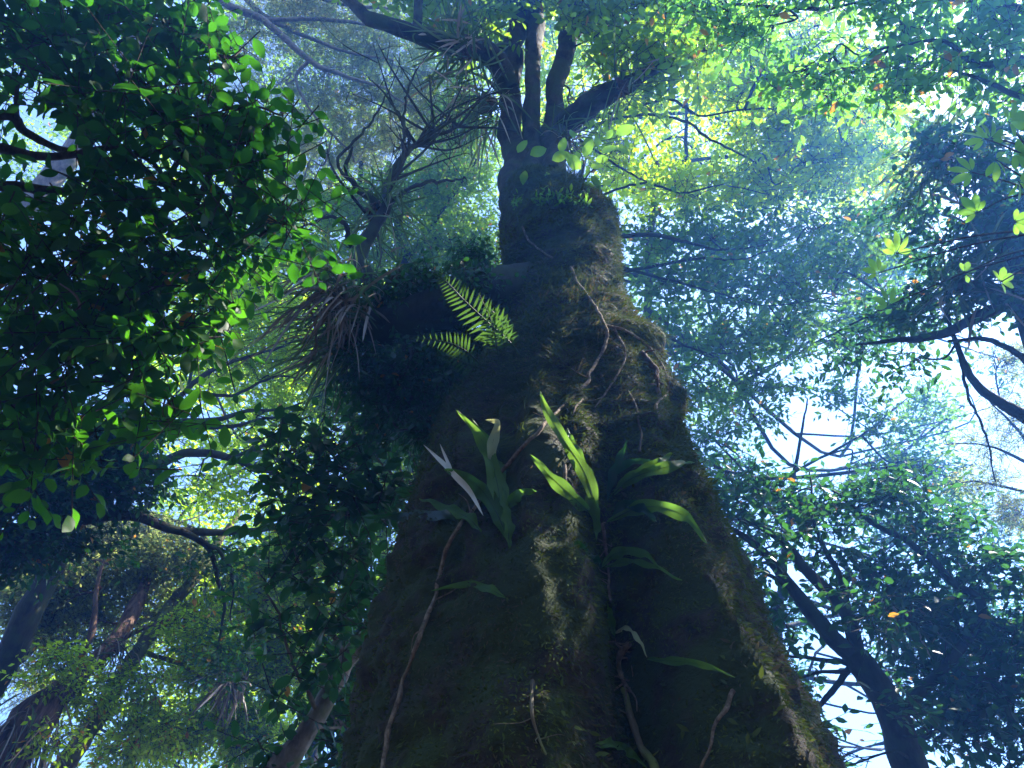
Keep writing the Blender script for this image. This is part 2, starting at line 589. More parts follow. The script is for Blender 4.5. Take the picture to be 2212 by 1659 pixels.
def blades(n, zmin, zmax, ln, wid_t, down, outw, seed, thr, t_lo, t_hi, comb=0.0):
    p, nn = moss_points(n, zmin, zmax, seed, thr)
    m = len(p)
    tang = nrm(np.cross(np.array([0, 0, 1.0]), nn))
    cd = (noise(p * 1.7, seed + 5)[:, None] - 0.5) * 2
    d = tang * comb * np.sign(cd + 0.25) + np.array([0, 0, -1.0]) * down + nn * outw + 0.45 * rng.normal(size=(m, 3))
    ti = t_lo + (t_hi - t_lo) * np.clip((fbm(p * 2.6, 99, 3) - .5) * 2.4 + .42 + 0.25 * rng.normal(size=m), 0, 1)
    br = (noise(p * 3.1, seed + 3) > 0.55) & (rng.random(m) < 0.4)
    ti = np.where(br, 1.0, np.clip(ti, 0, .94))
    place(ms, wid_t, p, d, nn + 0.4 * rng.normal(size=(m, 3)), ln * (0.5 + rng.random(m)), 0, ti)


blades(60000, 3.8, 9.6, 0.070, leaf_template(2, 0.022, 0.1, 0.1), 0.30, 0.22, 50, 0.25, 0.2, 0.9, 1.0)
blades(170000, 0.3, 5.2, 0.019, leaf_template(2, 0.12, 0.1, 0.2), 0.5, 0.7, 60, 0.24, 0.1, 0.9, 0.3)
blades(15000, 4.4, 9.6, 0.034, leaf_template(2, 0.13, 0.1, 0.2), 0.5, 0.9, 66, 0.50, 0.35, 0.94, 0.2)
blades(9000, 1.0, 7.6, 0.030, leaf_template(3, 0.17, 0.1, 0.3), 0.35, 0.9, 70, 0.54, 0.5, 0.94, 0.3)
# leafy fringe along the shoulder ledge; its bright colour stands in for sunlit moss
fu = rng.uniform(1110, 1270, 420)
fu = fu[noise(np.stack([fu * .035, fu * 0, fu * 0], 1), 5) > .45][:170]
nf = len(fu)
fp, fn = [], []
for u in fu:
    v = 446 - 14 * math.sin((u - 1082) / 210 * 2.4) + 0.10 * max(0, u - 1225) + rng.normal() * 7
    q = on_trunk(u, v, .015)
    fp.append(q)
fp = np.array(fp)
place(ms, leaf_template(3, .2, .1, .3), fp, rng.normal(size=(nf, 3)) * .9 + np.array([.1, -.5, .5]), rng.normal(size=(nf, 3)) + np.array([0, -1, .3]), .03 + .05 * rng.random(nf), 1, .15 + .6 * rng.random(nf))
moss = ms.build("moss", [M_MOSS, M_YOUNG], trunk)
moss["kind"] = "stuff"

# stems above the collar, the right arm, the heavy left limb and its branches
T0 = ctr[-1]


def axis_depth(v, u=1155):
    q = FWD + RIGHT * (u - W / 2) / F - UP * (v - H / 2) / F
    return (3.0 + 0.12 * (1659 - v) / 1400) / q[1]


DT = axis_depth(272)                             # depth of the fork
DN = axis_depth(425)                             # depth of the neck



def limb(name, pts, parent, mat, seg=14, wob=0.05, rough=0.16, seed=1, nscale=None, per=8, k=1.0):
    mb = MB()
    pts = [(u, v, float(np.dot(on_trunk(u, v, -0.03) - CAM, FWD)) if d == 'S' else d, r) for u, v, d, r in pts]
    q = np.array([P(u, v, d) for u, v, d, r in pts])
    r = np.array([k * r * d / F for u, v, d, r in pts])
    pth, rd = tube(mb, q, r, seg, 0, per, rough, wob, seed, nscale)
    return mb.build(name, [mat], parent), pth


B_STEM = bark_mat("stem_bark", (0.012, 0.010, 0.007), (0.065, 0.05, 0.034), (0.035, 0.045, 0.012), 12.0, 1.0, (1, 1, 0.4), 0.48)
D = DT
nodes_main = [P(1155, 330, D)]
for k, pts in enumerate([
    [(1124, 462, DN, 33), (1119, 420, DN, 33), (1115, 360, (DN + D) / 2, 31), (1107, 300, D - .1, 27), (1098, 215, D + .4, 23), (1104, 120, D + 1.2, 22), (1128, 20, D + 2.2, 19), (1150, -120, D + 3.5, 17), (1140, -300, D + 5.5, 9)],
    [(1153, 462, DN - .1, 34), (1152, 420, DN - .1, 32), (1151, 360, (DN + D) / 2 - .1, 27), (1150, 290, D - .1, 20), (1148, 215, D + .2, 17), (1150, 130, D + .9, 17), (1156, 30, D + 2, 20), (1160, -120, D + 3.6, 15), (1180, -320, D + 6, 8)],
    [(1182, 462, DN, 34), (1184, 420, DN, 31), (1188, 360, (DN + D) / 2, 27), (1189, 290, D - .05, 23), (1196, 215, D + .2, 19), (1212, 140, D + .6, 19), (1238, 60, D + 1.4, 21), (1250, -60, D + 2.6, 16), (1290, -240, D + 4.5, 9)],
    [(1194, 380, DN + .1, 26), (1206, 300, D - .15, 26), (1250, 240, D - .2, 27), (1310, 198, D - .3, 24), (1360, 178, D - .3, 17), (1440, 140, D - .1, 10), (1540, 100, D + .3, 5)],
    [(1100, 190, D + .3, 24), (1050, 120, D + .2, 24), (971, 98, D, 22), (887, 72, D - .1, 18), (800, 46, D, 15), (752, 10, D + .2, 12), (700, -70, D + .6, 8)],
    [(897, 75, D - .1, 13), (905, 30, D, 10), (918, -50, D + .3, 8), (940, -160, D + .8, 4)],
]):
    o, pth = limb("stem" if k < 3 else "limb", pts, main, B_STEM, 18, 0.10, 0.22, 40 + k)
    nodes_main += list(pth[::4])
lp_nodes = []
for k, pts in enumerate([
    [(1150, 640, 5.35, 70), (1040, 640, 5.1, 62), (940, 668, 5.0, 50), (850, 700, 5.0, 44), (760, 720, 5.1, 36), (700, 745, 5.2, 20)],
    [(850, 700, 5.0, 40), (800, 610, 5.3, 32), (778, 545, 5.6, 27), (832, 455, 6.0, 22), (836, 400, 6.3, 17), (887, 322, 6.8, 11), (937, 292, 7.1, 8), (990, 272, 7.4, 4)],
    [(832, 455, 6.0, 17), (780, 415, 6.1, 13), (748, 365, 6.2, 9), (765, 318, 6.3, 5)],
    [(838, 400, 6.3, 9), (868, 345, 6.5, 7), (873, 250, 6.9, 5), (885, 180, 7.2, 4), (930, 110, 7.8, 2)],
    [(840, 440, 6.1, 10), (900, 402, 6.4, 8), (960, 390, 6.8, 6), (1010, 385, 7.2, 3)],
    [(760, 530, 5.7, 14), (745, 480, 5.8, 9), (700, 470, 6, 6), (640, 500, 6.3, 3)],
    [(790, 420, 6.1, 8), (730, 350, 6.5, 6), (790, 280, 7, 5), (838, 200, 7.6, 3)],
    [(887, 322, 6.8, 7), (870, 262, 7.1, 6), (830, 200, 7.5, 4), (790, 165, 8, 2)],
]):
    o, pth = limb("limb", pts, main, B_DARK, 12, 0.04, 0.2, 60 + k, k=1.0 if k == 0 else 0.55)
    lp_nodes = list(pth) if k == 1 else lp_nodes
    if k < 2:
        nodes_main += list(pth[::4])


def image_axes(u, v, d, ru, rv, depth=None):
    """semi axes of a leaf clump of apparent half-size ru x rv seen at distance d"""
    ax, ay = ru * d / F, rv * d / F
    az = depth if depth else max(0.5 * (ax + ay), 0.3)
    return np.stack([RIGHT * ax, UP * ay, FWD * az], 1)


def branch_to(parent, nodes, c, A, mat, seed, sub=5, rmul=1.0, name="branch", kink=0.14):
    nd = np.array(nodes)
    dist = np.linalg.norm(nd - c, axis=1) + 1.2 * np.maximum(0, nd[:, 2] - c[2])
    s = nd[int(np.argmin(dist))]
    L = np.linalg.norm(c - s)
    if L < 0.25:
        return
    mb = MB()
    rl = np.random.default_rng(seed)
    k = 5
    t = np.linspace(0, 1, k)[:, None]
    q = s * (1 - t) + c * t + rl.normal(size=(k, 3)) * L * kink * np.sin(t * math.pi) + np.array([0, 0, -0.10 * L]) * np.sin(t * math.pi)
    r0 = (0.010 * L + 0.008) * rmul
    pth, rd = tube(mb, q, np.linspace(r0, r0 * 0.35, k), 7, 0, 5, 0.15, 0.0, seed)
    for m in range(sub):
        i = int(rl.integers(len(pth) // 3, len(pth)))
        e = c + A @ (nrm(rl.normal(size=3)) * (0.55 + 0.4 * rl.random()))
        a = pth[i]
        mid = (a + e) / 2 + rl.normal(size=3) * np.linalg.norm(e - a) * 0.12
        mid2 = a * .25 + e * .75 + rl.normal(size=3) * np.linalg.norm(e - a) * 0.10
        tube(mb, [a, mid, mid2, e], np.array([0.5, 0.34, .22, 0.1]) * r0, 5, 0, 4, 0, 0, seed + m)
        for w in range(3):
            f = mid + (e - mid) * rl.random()
            e2 = f + A @ (nrm(rl.normal(size=3)) * 0.45)
            tube(mb, [f, (f + e2) / 2 + rl.normal(size=3) * .06 * np.linalg.norm(e2 - f), e2], np.array([0.2, 0.14, 0.06]) * r0, 4, 0, 3, 0, 0, seed)
    mb.build(name, [mat], parent)


def crown(parent, clumps, nodes, leaf, tpl, mats, bark, seed, nleaf=9, gap=6.0, hang=0.15, flat=0.55, thr=0.42, yellow=0.01, branches=True, sub=5, rmul=1.0, gscale=1.1, more=1.0):
    mb = MB()
    tv, tf = tpl
    larea = leaf * leaf * float(np.ptp(tv[:, 1])) * 0.62
    for k, cl in enumerate(clumps):
        u, v, d, ru, rv, dens = cl[:6]
        c = P(u, v, d)
        A = image_axes(u, v, d, ru, rv, cl[6] if len(cl) > 6 else None)
        area = math.pi * (ru * d / F) * (rv * d / F)
        n = int(max(4, more * (2.0 if leaf < 0.1001 else 1.5) * dens * area / larea / nleaf / 0.55))
        sprays(mb, c, A, n, leaf, tpl, nleaf, gap, hang, flat, thr, gscale, seed + k, yellow)
        if branches:
            branch_to(parent, nodes, c, A, bark, seed * 31 + k, sub, rmul)
    return mb.build("crown", [mats, B_TWIG], parent)


def make_tree(name, label, cat, trunk_pts, limbs, clumps, leaf, tpl, lm, bark, seed, group=None, base=None, seg=14, rough=0.18, wob=0.06, lw=0.7, **kw):
    q0 = P(*trunk_pts[0][:3])
    bx, by = base if base else (q0[0], q0[1])
    bz = gz(bx, by)
    t = thing(name, label, cat, (bx, by, bz), group)
    pts = [np.array([bx, by, bz - 0.15])] + [P(u, v, d) for u, v, d, r in trunk_pts]
    rs = [trunk_pts[0][3] * trunk_pts[0][2] / F * 1.25] + [r * d / F for u, v, d, r in trunk_pts]
    mb = MB()
    pth, rd = tube(mb, pts, rs, seg, 0, 10, rough, wob, seed)
    mb.build("trunk", [bark], t)
    nodes = list(pth[len(pth) // 3::3])
    for k, lp in enumerate(limbs):
        o, lpth = limb("limb", lp, t, bark, 9, 0.03, 0.18, seed + k + 3, k=lw)
        nodes += list(lpth[::4])
    if clumps:
        crown(t, clumps, nodes, leaf, tpl, lm, bark, seed, **kw)
    return t, nodes


# crown of the big tree: mid-sized leaves round the fork and overhead
crown(main, [
    (1060, -60, D + 2.0, 210, 120, 1.6), (1330, 30, D + .6, 150, 80, 1.5), (1420, 130, D - .2, 130, 70, 1.3), (1010, 50, D + 1, 110, 60, .8),
    (1450, -60, D + 1.5, 200, 120, 1.6), (1200, -200, D + 4, 400, 160, 1.6), (860, -120, D + 1, 200, 110, 1.4), (1290, 260, D + .8, 70, 60, .4),
    (700, -260, D + 1, 300, 160, 1.6), (1500, -300, D + 1, 400, 160, 1.6), (1100, -500, D + 2, 500, 200, 1.6)],
    nodes_main, 0.13, T_MID, M_CANOPY, B_DARK, 101, nleaf=8, gap=5, thr=0.40, yellow=0.012)

# ------------------------------------------------------------------ neighbouring trees
make_tree("broadleaf_tree", "overhanging broadleaf tree with large dark leaves and a few orange ones, upper left corner", "tree",
          [(-420, 900, 3.6, 60), (-300, 500, 3.8, 44), (-180, 250, 4.1, 30), (-60, 60, 4.5, 18)],
          [[(-300, 470, 3.8, 26), (-100, 330, 3.7, 20), (120, 335, 3.6, 12), (290, 330, 3.5, 8), (420, 450, 3.5, 5), (560, 510, 3.5, 3)],
           [(-220, 300, 4, 26), (0, 250, 3.7, 16), (60, 290, 3.7, 13), (170, 330, 3.6, 9), (260, 350, 3.5, 6)],
           [(-100, 120, 4.2, 20), (60, 30, 4.0, 10), (190, 10, 3.9, 6), (215, 90, 3.9, 4)],
           [(-280, 440, 3.8, 24), (-60, 402, 3.7, 19), (140, 412, 3.6, 12), (300, 420, 3.6, 5)]],
          [(80, 60, 3.6, 170, 110, 1.9), (280, 60, 3.7, 170, 90, 1.9), (430, 120, 3.8, 90, 90, 1.3), (150, 170, 3.4, 150, 90, 1.4), (330, 230, 3.5, 170, 110, 2.0), (490, 240, 3.6, 100, 90, 1.8),
           (560, 330, 3.5, 80, 90, 1.7), (420, 370, 3.4, 150, 100, 1.9), (230, 400, 3.4, 150, 80, 1.3), (590, 450, 3.5, 90, 90, 1.7), (430, 490, 3.4, 150, 80, 1.9), (70, 470, 3.6, 110, 70, 1.8), (250, 510, 3.6, 140, 60, 1.8),
           (-150, 100, 3.6, 160, 200, 1.6), (-150, 400, 3.6, 160, 200, 1.6), (610, 250, 3.7, 60, 60, .7), (520, 110, 3.9, 60, 50, .6), (660, 430, 3.6, 50, 60, .7), (600, 540, 3.6, 80, 60, 1.1), (400, 20, 3.9, 90, 50, 1.2)],
          0.088, T_BIG, M_SHRUB, B_TWIG, 201, nleaf=9, gap=5.6, thr=0.44, more=.42, yellow=0.006, hang=0.25, flat=0.8, sub=4, base=(-4.2, 3.0))
make_tree("broadleaf_tree", "broadleaf tree with bright green and yellowing leaves on pale twigs, middle left edge", "tree",
          [(-380, 1500, 3.4, 50), (-300, 1200, 3.4, 40), (-220, 900, 3.5, 30), (-120, 700, 3.8, 20)],
          [[(-200, 850, 3.5, 20), (0, 720, 3.4, 11), (100, 640, 3.3, 7), (178, 560, 3.3, 4)],
           [(-240, 950, 3.5, 20), (-60, 880, 3.3, 10), (130, 860, 3.2, 6), (150, 740, 3.1, 5), (170, 655, 3.1, 4), (125, 615, 3.1, 2)],
           [(-100, 700, 3.7, 14), (80, 600, 3.5, 8), (230, 670, 3.4, 5), (290, 800, 3.3, 3)]],
          [(60, 600, 3.3, 120, 90, 1.9), (230, 610, 3.4, 140, 90, 2.0), (390, 610, 3.5, 110, 80, 1.5), (90, 730, 3.1, 120, 90, 1.8), (270, 730, 3.3, 140, 90, 1.9), (400, 720, 3.4, 80, 90, 1.4), (100, 860, 3.1, 130, 80, 1.7),
           (270, 840, 3.3, 110, 70, 1.6), (60, 970, 3.1, 100, 70, 1.6), (480, 560, 3.6, 80, 60, 1.0), (480, 660, 3.7, 60, 60, .8), (350, 920, 3.4, 90, 60, 1.0), (200, 950, 3.2, 90, 60, 1.2), (-140, 700, 3.3, 130, 200, 1.6), (-120, 980, 3.3, 130, 120, 1.5)],
          0.094, T_BIG, leaf_mat("green_shrub_leaf", (0.018, 0.045, 0.012), (0.03, 0.08, 0.017), YEL, (0.10, 0.38, 0.015), 0.48, 0.5, 0.15), B_PALE, 221, nleaf=9, gap=5.6, thr=0.42, more=.6, yellow=0.012, hang=0.3, flat=0.8, sub=4, base=(-4.0, 2.2))
make_tree("slender_tree", "slender pale-barked tree leaning in behind the big trunk, with dark round leaves", "tree",
          [(560, 1780, 4.4, 28), (625, 1659, 4.5, 25), (690, 1545, 4.7, 22), (752, 1435, 4.9, 19), (808, 1340, 5.1, 16), (880, 1200, 5.5, 12), (940, 1050, 6.0, 8)],
          [[(752, 1435, 4.9, 8), (690, 1310, 4.8, 6), (640, 1200, 4.7, 4), (600, 1040, 4.7, 2)],
           [(690, 1545, 4.7, 8), (640, 1450, 4.6, 5), (600, 1330, 4.6, 4), (560, 1230, 4.6, 2)]],
          [(640, 960, 4.7, 90, 80, 1.5), (740, 1000, 4.8, 90, 100, 1.8), (600, 1080, 4.6, 70, 60, 1.1), (700, 1120, 4.7, 110, 70, 1.8), (800, 1080, 4.9, 90, 100, 2.0), (600, 1200, 4.6, 70, 50, 1.0), (700, 1240, 4.7, 120, 80, 1.4),
           (590, 1330, 4.6, 60, 60, 1.1), (690, 1360, 4.7, 90, 70, 1.8), (800, 1230, 5.2, 60, 100, 2.0), (640, 1480, 4.7, 60, 60, 1.1), (720, 1560, 5.2, 90, 110, 2.4), (560, 1640, 4.5, 90, 40, 1.4), (770, 1450, 5.6, 60, 100, 2.2), (830, 900, 5.6, 90, 110, 1.9)],
          0.105, T_BIG, M_DARK, B_PALE, 241, nleaf=8, gap=5.4, thr=0.38, more=.62, yellow=0.004, hang=0.2, flat=0.8, sub=4)
make_tree("fan_branched_tree", "tree with bare dark branches fanning to the right under yellow-green leaves, left of the trunk", "tree",
          [(60, 1330, 9.5, 26), (150, 1060, 9.8, 24), (260, 950, 10.2, 20), (340, 912, 10.5, 15)],
          [[(330, 914, 10.5, 11), (468, 906, 11, 8), (534, 887, 11.4, 6), (618, 882, 12, 4), (700, 850, 12.5, 2)],
           [(330, 916, 10.5, 10), (430, 922, 10.8, 8), (505, 920, 11, 6), (580, 903, 11.4, 4), (660, 905, 11.8, 2)],
           [(350, 908, 10.5, 9), (384, 890, 10.6, 8), (434, 854, 10.9, 7), (501, 854, 11.2, 5), (585, 817, 11.7, 4), (640, 815, 12, 2)],
           [(370, 880, 10.5, 9), (411, 834, 10.7, 8), (474, 793, 11, 7), (534, 770, 11.4, 5), (600, 752, 11.8, 4), (690, 715, 12.4, 2)],
           [(405, 850, 10.8, 6), (420, 780, 11, 4), (450, 720, 11.4, 3), (490, 660, 11.8, 2)],
           [(260, 1060, 10, 16), (334, 1010, 10.2, 15), (411, 978, 10.4, 14), (501, 990, 10.8, 11), (561, 1014, 11, 7), (640, 1030, 11.5, 4)],
           [(501, 990, 10.8, 7), (560, 965, 11, 6), (620, 950, 11.3, 4), (680, 945, 11.6, 2)]],
          [(560, 620, 12.6, 130, 70, 1.0), (480, 700, 12, 110, 80, .9), (620, 730, 12.5, 120, 80, 1.1), (540, 790, 12, 110, 70, .9), (680, 810, 12.8, 110, 80, 1.3), (460, 830, 12, 80, 60, .5), (620, 880, 12.5, 110, 60, .9),
           (520, 940, 12, 90, 50, .5), (640, 980, 12, 90, 60, .9), (420, 1040, 11, 90, 50, .6), (520, 1060, 11.5, 100, 60, .8), (400, 930, 11, 60, 50, .4)],
          0.105, T_SMALL, M_BRIGHT, B_DARK, 261, thr=0.42, sub=6, wob=.3, more=.8)
make_tree("dark_branch_tree", "shadowy tree with one long dark horizontal branch across the lower left", "tree",
          [(-220, 1500, 7.2, 60), (-120, 1250, 7.4, 52), (-20, 1100, 7.7, 40), (60, 980, 8.2, 26), (120, 860, 9, 14)],
          [[(-30, 1180, 7.5, 34), (80, 1140, 7.6, 28), (167, 1121, 7.7, 22), (284, 1114, 7.9, 16), (367, 1143, 8.1, 14), (434, 1149, 8.3, 12), (534, 1146, 8.6, 9), (668, 1132, 9, 6), (760, 1100, 9.3, 3)],
           [(390, 1146, 8.1, 11), (451, 1186, 8.2, 9), (468, 1240, 8.3, 7), (484, 1310, 8.4, 5), (470, 1400, 8.4, 3)],
           [(430, 1165, 8.1, 8), (480, 1200, 8.2, 6), (505, 1260, 8.3, 4), (498, 1340, 8.3, 2)],
           [(-20, 1120, 7.6, 26), (100, 1060, 7.8, 16), (230, 1020, 8, 9), (330, 960, 8.4, 4)]],
          [(90, 940, 8.2, 160, 90, 1.8), (250, 940, 8.2, 120, 70, 1.5), (120, 1060, 7.9, 150, 80, 2.0), (270, 1040, 8, 100, 60, 1.5), (60, 1180, 7.6, 120, 70, 1.7), (210, 1180, 7.9, 90, 40, .6), (480, 1220, 8.4, 80, 70, .5), (480, 1400, 8.6, 60, 80, .6), (-100, 1000, 7.8, 120, 160, 1.5)],
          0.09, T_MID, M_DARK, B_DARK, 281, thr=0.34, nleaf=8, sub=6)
make_tree("stringy_bark_tree", "tree with a thick shaggy reddish-brown trunk, bottom left corner", "tree",
          [(-120, 1780, 8.2, 90), (0, 1640, 8.5, 60), (70, 1555, 8.9, 42), (150, 1475, 9.4, 26), (234, 1395, 10, 17), (290, 1310, 10.8, 14), (340, 1200, 11.8, 8)],
          [[(150, 1475, 9.4, 16), (200, 1360, 9.8, 10), (210, 1260, 10.3, 6), (240, 1170, 10.8, 3)],
           [(234, 1395, 10, 10), (330, 1350, 10.4, 6), (420, 1330, 10.8, 3)]],
          [(150, 1260, 11, 110, 70, .9), (270, 1240, 11.5, 110, 70, .8), (370, 1200, 11.5, 90, 60, .8), (120, 1380, 10.5, 100, 70, .6), (330, 1330, 11.5, 90, 60, .6), (60, 1300, 10.5, 90, 70, .8), (190, 1330, 11, 70, 50, .6)],
          0.075, T_SMALL, M_GREY, B_BROWN, 301, thr=0.34, hang=.35, rough=0.38, more=2.0)
make_tree("mossy_trunk_tree", "tree with a sunlit moss-grown trunk beside the shaggy brown trunk, lower left", "tree",
          [(60, 1800, 9, 28), (174, 1607, 9.6, 20), (234, 1507, 10, 18), (301, 1407, 10.6, 16), (367, 1318, 11.2, 15), (440, 1220, 12, 10), (520, 1100, 13, 6)],
          [[(301, 1407, 10.6, 9), (400, 1440, 10.6, 6), (470, 1520, 10.5, 4), (480, 1600, 10.4, 2)],
           [(367, 1318, 11.2, 8), (480, 1330, 11.2, 6), (570, 1300, 11.3, 4), (640, 1260, 11.4, 2)],
           [(400, 1300, 11.3, 6), (400, 1420, 11, 4), (410, 1540, 10.8, 3), (390, 1640, 10.6, 2)]],
          [(450, 1300, 11.8, 100, 60, .8), (560, 1260, 12, 90, 70, .9), (640, 1180, 12, 80, 70, 1.1), (620, 1330, 11.6, 90, 90, 1.2), (430, 1440, 11, 90, 70, .7), (540, 1430, 11.2, 90, 70, 1.1), (480, 1560, 10.8, 100, 70, 1.2), (560, 1600, 10.8, 80, 60, 1.2), (350, 1600, 10.6, 90, 60, .9), (620, 1460, 11.2, 60, 60, 1.0), (250, 1620, 10.2, 80, 50, .7), (200, 1500, 9.4, 70, 50, .6), (120, 1440, 9, 80, 50, .6), (300, 1480, 9.8, 80, 50, .7), (330, 1560, 9.8, 80, 60, .8), (120, 1600, 8.4, 70, 40, .4), (420, 1360, 10.5, 80, 60, .8)],
          0.08, T_SMALL, M_BRIGHT, B_MOSSY, 321, thr=0.34, hang=.3, yellow=0.05, rough=0.36, more=1.7)
make_tree("dark_trunk_tree", "tree with a thin dark trunk slanting at the left edge below the long branch", "tree",
          [(-90, 1560, 10, 26), (27, 1423, 10.6, 22), (84, 1370, 11, 18), (130, 1310, 11.6, 13), (200, 1200, 12.6, 8)],
          [], [(40, 1240, 12, 120, 60, .9), (160, 1160, 12.5, 130, 60, .9), (300, 1150, 13, 100, 50, .8), (60, 1480, 11, 70, 50, .4)],
          0.08, T_NEEDLE, M_GREY, B_DARK, 341, thr=0.38, hang=.35, nleaf=14, more=1.5)
make_tree("grey_needle_tree", "tall tree with fine grey-green needles and sun-edged bare branches, top left of the fork", "tree",
          [(150, 330, 15, 22), (330, -60, 16, 20), (420, -200, 17, 16)],
          [[(380, -120, 16, 13), (474, 0, 15.5, 12), (568, 43, 15.5, 11), (668, 130, 15.5, 9), (735, 160, 15.6, 7), (835, 192, 16, 4)],
           [(430, -140, 16, 11), (535, 0, 15.8, 9), (600, 50, 15.8, 7), (735, 108, 16, 5), (850, 130, 16.4, 3)],
           [(568, 43, 15.5, 7), (700, 42, 15.8, 6), (830, 60, 16, 4), (930, 90, 16.5, 2)],
           [(668, 130, 15.5, 6), (640, 170, 15.5, 5), (680, 250, 15.5, 4), (760, 330, 15.8, 2)],
           [(600, -40, 16, 8), (720, 5, 16, 6), (860, 20, 16.3, 4)]],
          [(540, 80, 16, 100, 60, .9), (680, 60, 16.5, 110, 70, 1.0), (800, 110, 17, 120, 70, 1.0), (560, 190, 16, 70, 50, .6), (700, 200, 16.5, 110, 70, 1.0), (840, 220, 17, 100, 70, 1.0), (690, 310, 16.5, 100, 70, 1.0), (800, 320, 17, 100, 70, 1.0),
           (930, 180, 17, 90, 90, .9), (960, 320, 17, 90, 90, 1.0), (760, 20, 17, 150, 50, 1.0), (640, 400, 16.5, 80, 50, .8), (620, 0, 16.5, 150, 60, .8)],
          0.085, T_NEEDLE, M_GREY, B_PALE, 361, thr=0.38, more=.6, nleaf=16, gap=5, hang=.2, wob=.4, base=(-13, 12))
make_tree("small_leaved_tree", "green small-leaved tree filling the gap between the left branches and the mossy trunk", "tree",
          [(900, 1250, 13, 30), (905, 900, 13.5, 26), (890, 640, 14, 18), (860, 480, 15, 10)],
          [[(890, 640, 14, 9), (760, 600, 14, 6), (650, 560, 14, 3)], [(880, 560, 14.4, 8), (960, 450, 14.6, 5), (1020, 360, 15, 3)]],
          [(720, 450, 14.5, 120, 60, 1.1), (620, 530, 14, 90, 60, 1.1), (870, 440, 15, 110, 80, 1.3), (980, 420, 15, 100, 90, 1.4), (1010, 530, 14.5, 90, 80, 1.4), (740, 570, 14, 120, 60, 1.2), (900, 560, 14.5, 110, 80, 1.4), (760, 880, 13, 100, 90, 1.2), (860, 780, 13.5, 120, 90, 1.3), (840, 1000, 13, 90, 110, 1.3), (760, 1120, 13, 100, 80, 1.2), (700, 1230, 13, 80, 90, 1.1), (840, 1250, 13, 70, 120, 1.3), (780, 1420, 12.5, 70, 90, 1.4), (1000, 260, 15.5, 70, 90, 1.0)],
          0.10, T_SMALL, M_CANOPY, B_DARK, 381, thr=0.40, more=.75)
make_tree("sunlit_canopy_tree", "tree with glowing yellow-green small leaves, upper right of the fork", "tree",
          [(1180, 950, 11, 16), (1200, 560, 11.5, 13), (1190, 330, 12, 10), (1200, 250, 12.5, 7)],
          [[(1200, 270, 12.4, 8), (1340, 240, 12.2, 7), (1440, 215, 12.1, 6), (1481, 232, 12, 8), (1517, 250, 12, 5), (1608, 237, 12, 4), (1691, 234, 12, 4), (1790, 226, 12.2, 2)],
           [(1200, 300, 12.2, 8), (1360, 250, 12, 7), (1474, 260, 12, 7), (1524, 294, 12, 6), (1574, 320, 12, 5), (1634, 351, 12, 4)],
           [(1200, 460, 11.5, 7), (1330, 410, 11.5, 6), (1400, 397, 11.5, 6), (1476, 417, 11.5, 5), (1560, 400, 11.6, 4), (1660, 420, 11.8, 2)],
           [(1250, 300, 12, 6), (1338, 360, 11.8, 5), (1405, 397, 11.8, 4), (1500, 425, 12, 2)]],
          [(1350, 240, 12.5, 80, 60, .9), (1580, 180, 12.5, 120, 60, 1.0), (1700, 260, 12.5, 130, 60, 1.1), (1650, 300, 12.5, 100, 45, 1.0), (1850, 240, 12.8, 110, 70, 1.0), (1740, 360, 12.5, 120, 60, 1.2), (1610, 410, 12.3, 110, 60, 1.3), (1450, 420, 12, 110, 60, 1.2), (1860, 350, 12.6, 110, 60, 1.2),
           (1700, 130, 13, 120, 60, 1.0), (1560, 70, 13, 120, 60, 1.1), (1330, 340, 12.4, 60, 80, 1.0), (1850, 120, 13, 90, 60, .8), (1780, 40, 13.5, 140, 40, .8)],
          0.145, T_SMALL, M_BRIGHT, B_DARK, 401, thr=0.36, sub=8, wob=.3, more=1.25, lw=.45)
make_tree("green_canopy_tree", "tree with mid-green small leaves right beside the mossy trunk at mid height", "tree",
          [(1330, 1250, 10, 20), (1300, 900, 10.4, 16), (1280, 650, 10.8, 13), (1270, 540, 11.2, 10)],
          [[(1270, 520, 10.8, 10), (1400, 508, 10.8, 10), (1480, 522, 10.9, 8), (1560, 540, 11, 5), (1650, 530, 11.2, 3)],
           [(1280, 600, 11, 9), (1500, 560, 11, 6), (1600, 560, 11.2, 4), (1720, 520, 11.5, 2)],
           [(1290, 640, 10.7, 9), (1430, 720, 10.7, 7), (1520, 760, 10.8, 4), (1620, 760, 11, 2)],
           [(1280, 560, 11, 8), (1540, 630, 11, 5), (1660, 660, 11.2, 3), (1800, 640, 11.5, 2)]],
          [(1420, 520, 11.5, 90, 60, 1.1), (1520, 500, 11.5, 100, 50, 1.0), (1640, 510, 11.8, 120, 50, 1.1), (1780, 470, 12, 120, 60, 1.2), (1440, 620, 11.3, 90, 70, 1.3), (1560, 620, 11.4, 100, 70, 1.4), (1690, 610, 11.6, 120, 70, 1.4), (1820, 590, 11.8, 110, 70, 1.4), (1440, 730, 11, 70, 60, 1.2), (1560, 740, 11.2, 110, 60, 1.4), (1700, 730, 11.4, 110, 60, 1.3), (1880, 500, 12.2, 90, 80, 1.0), (1500, 830, 11, 90, 60, 1.3), (1620, 820, 11.3, 100, 50, 1.1)],
          0.135, T_SMALL, M_SHADE, B_DARK, 421, thr=0.36, sub=8, wob=.3, more=.62, lw=.5)
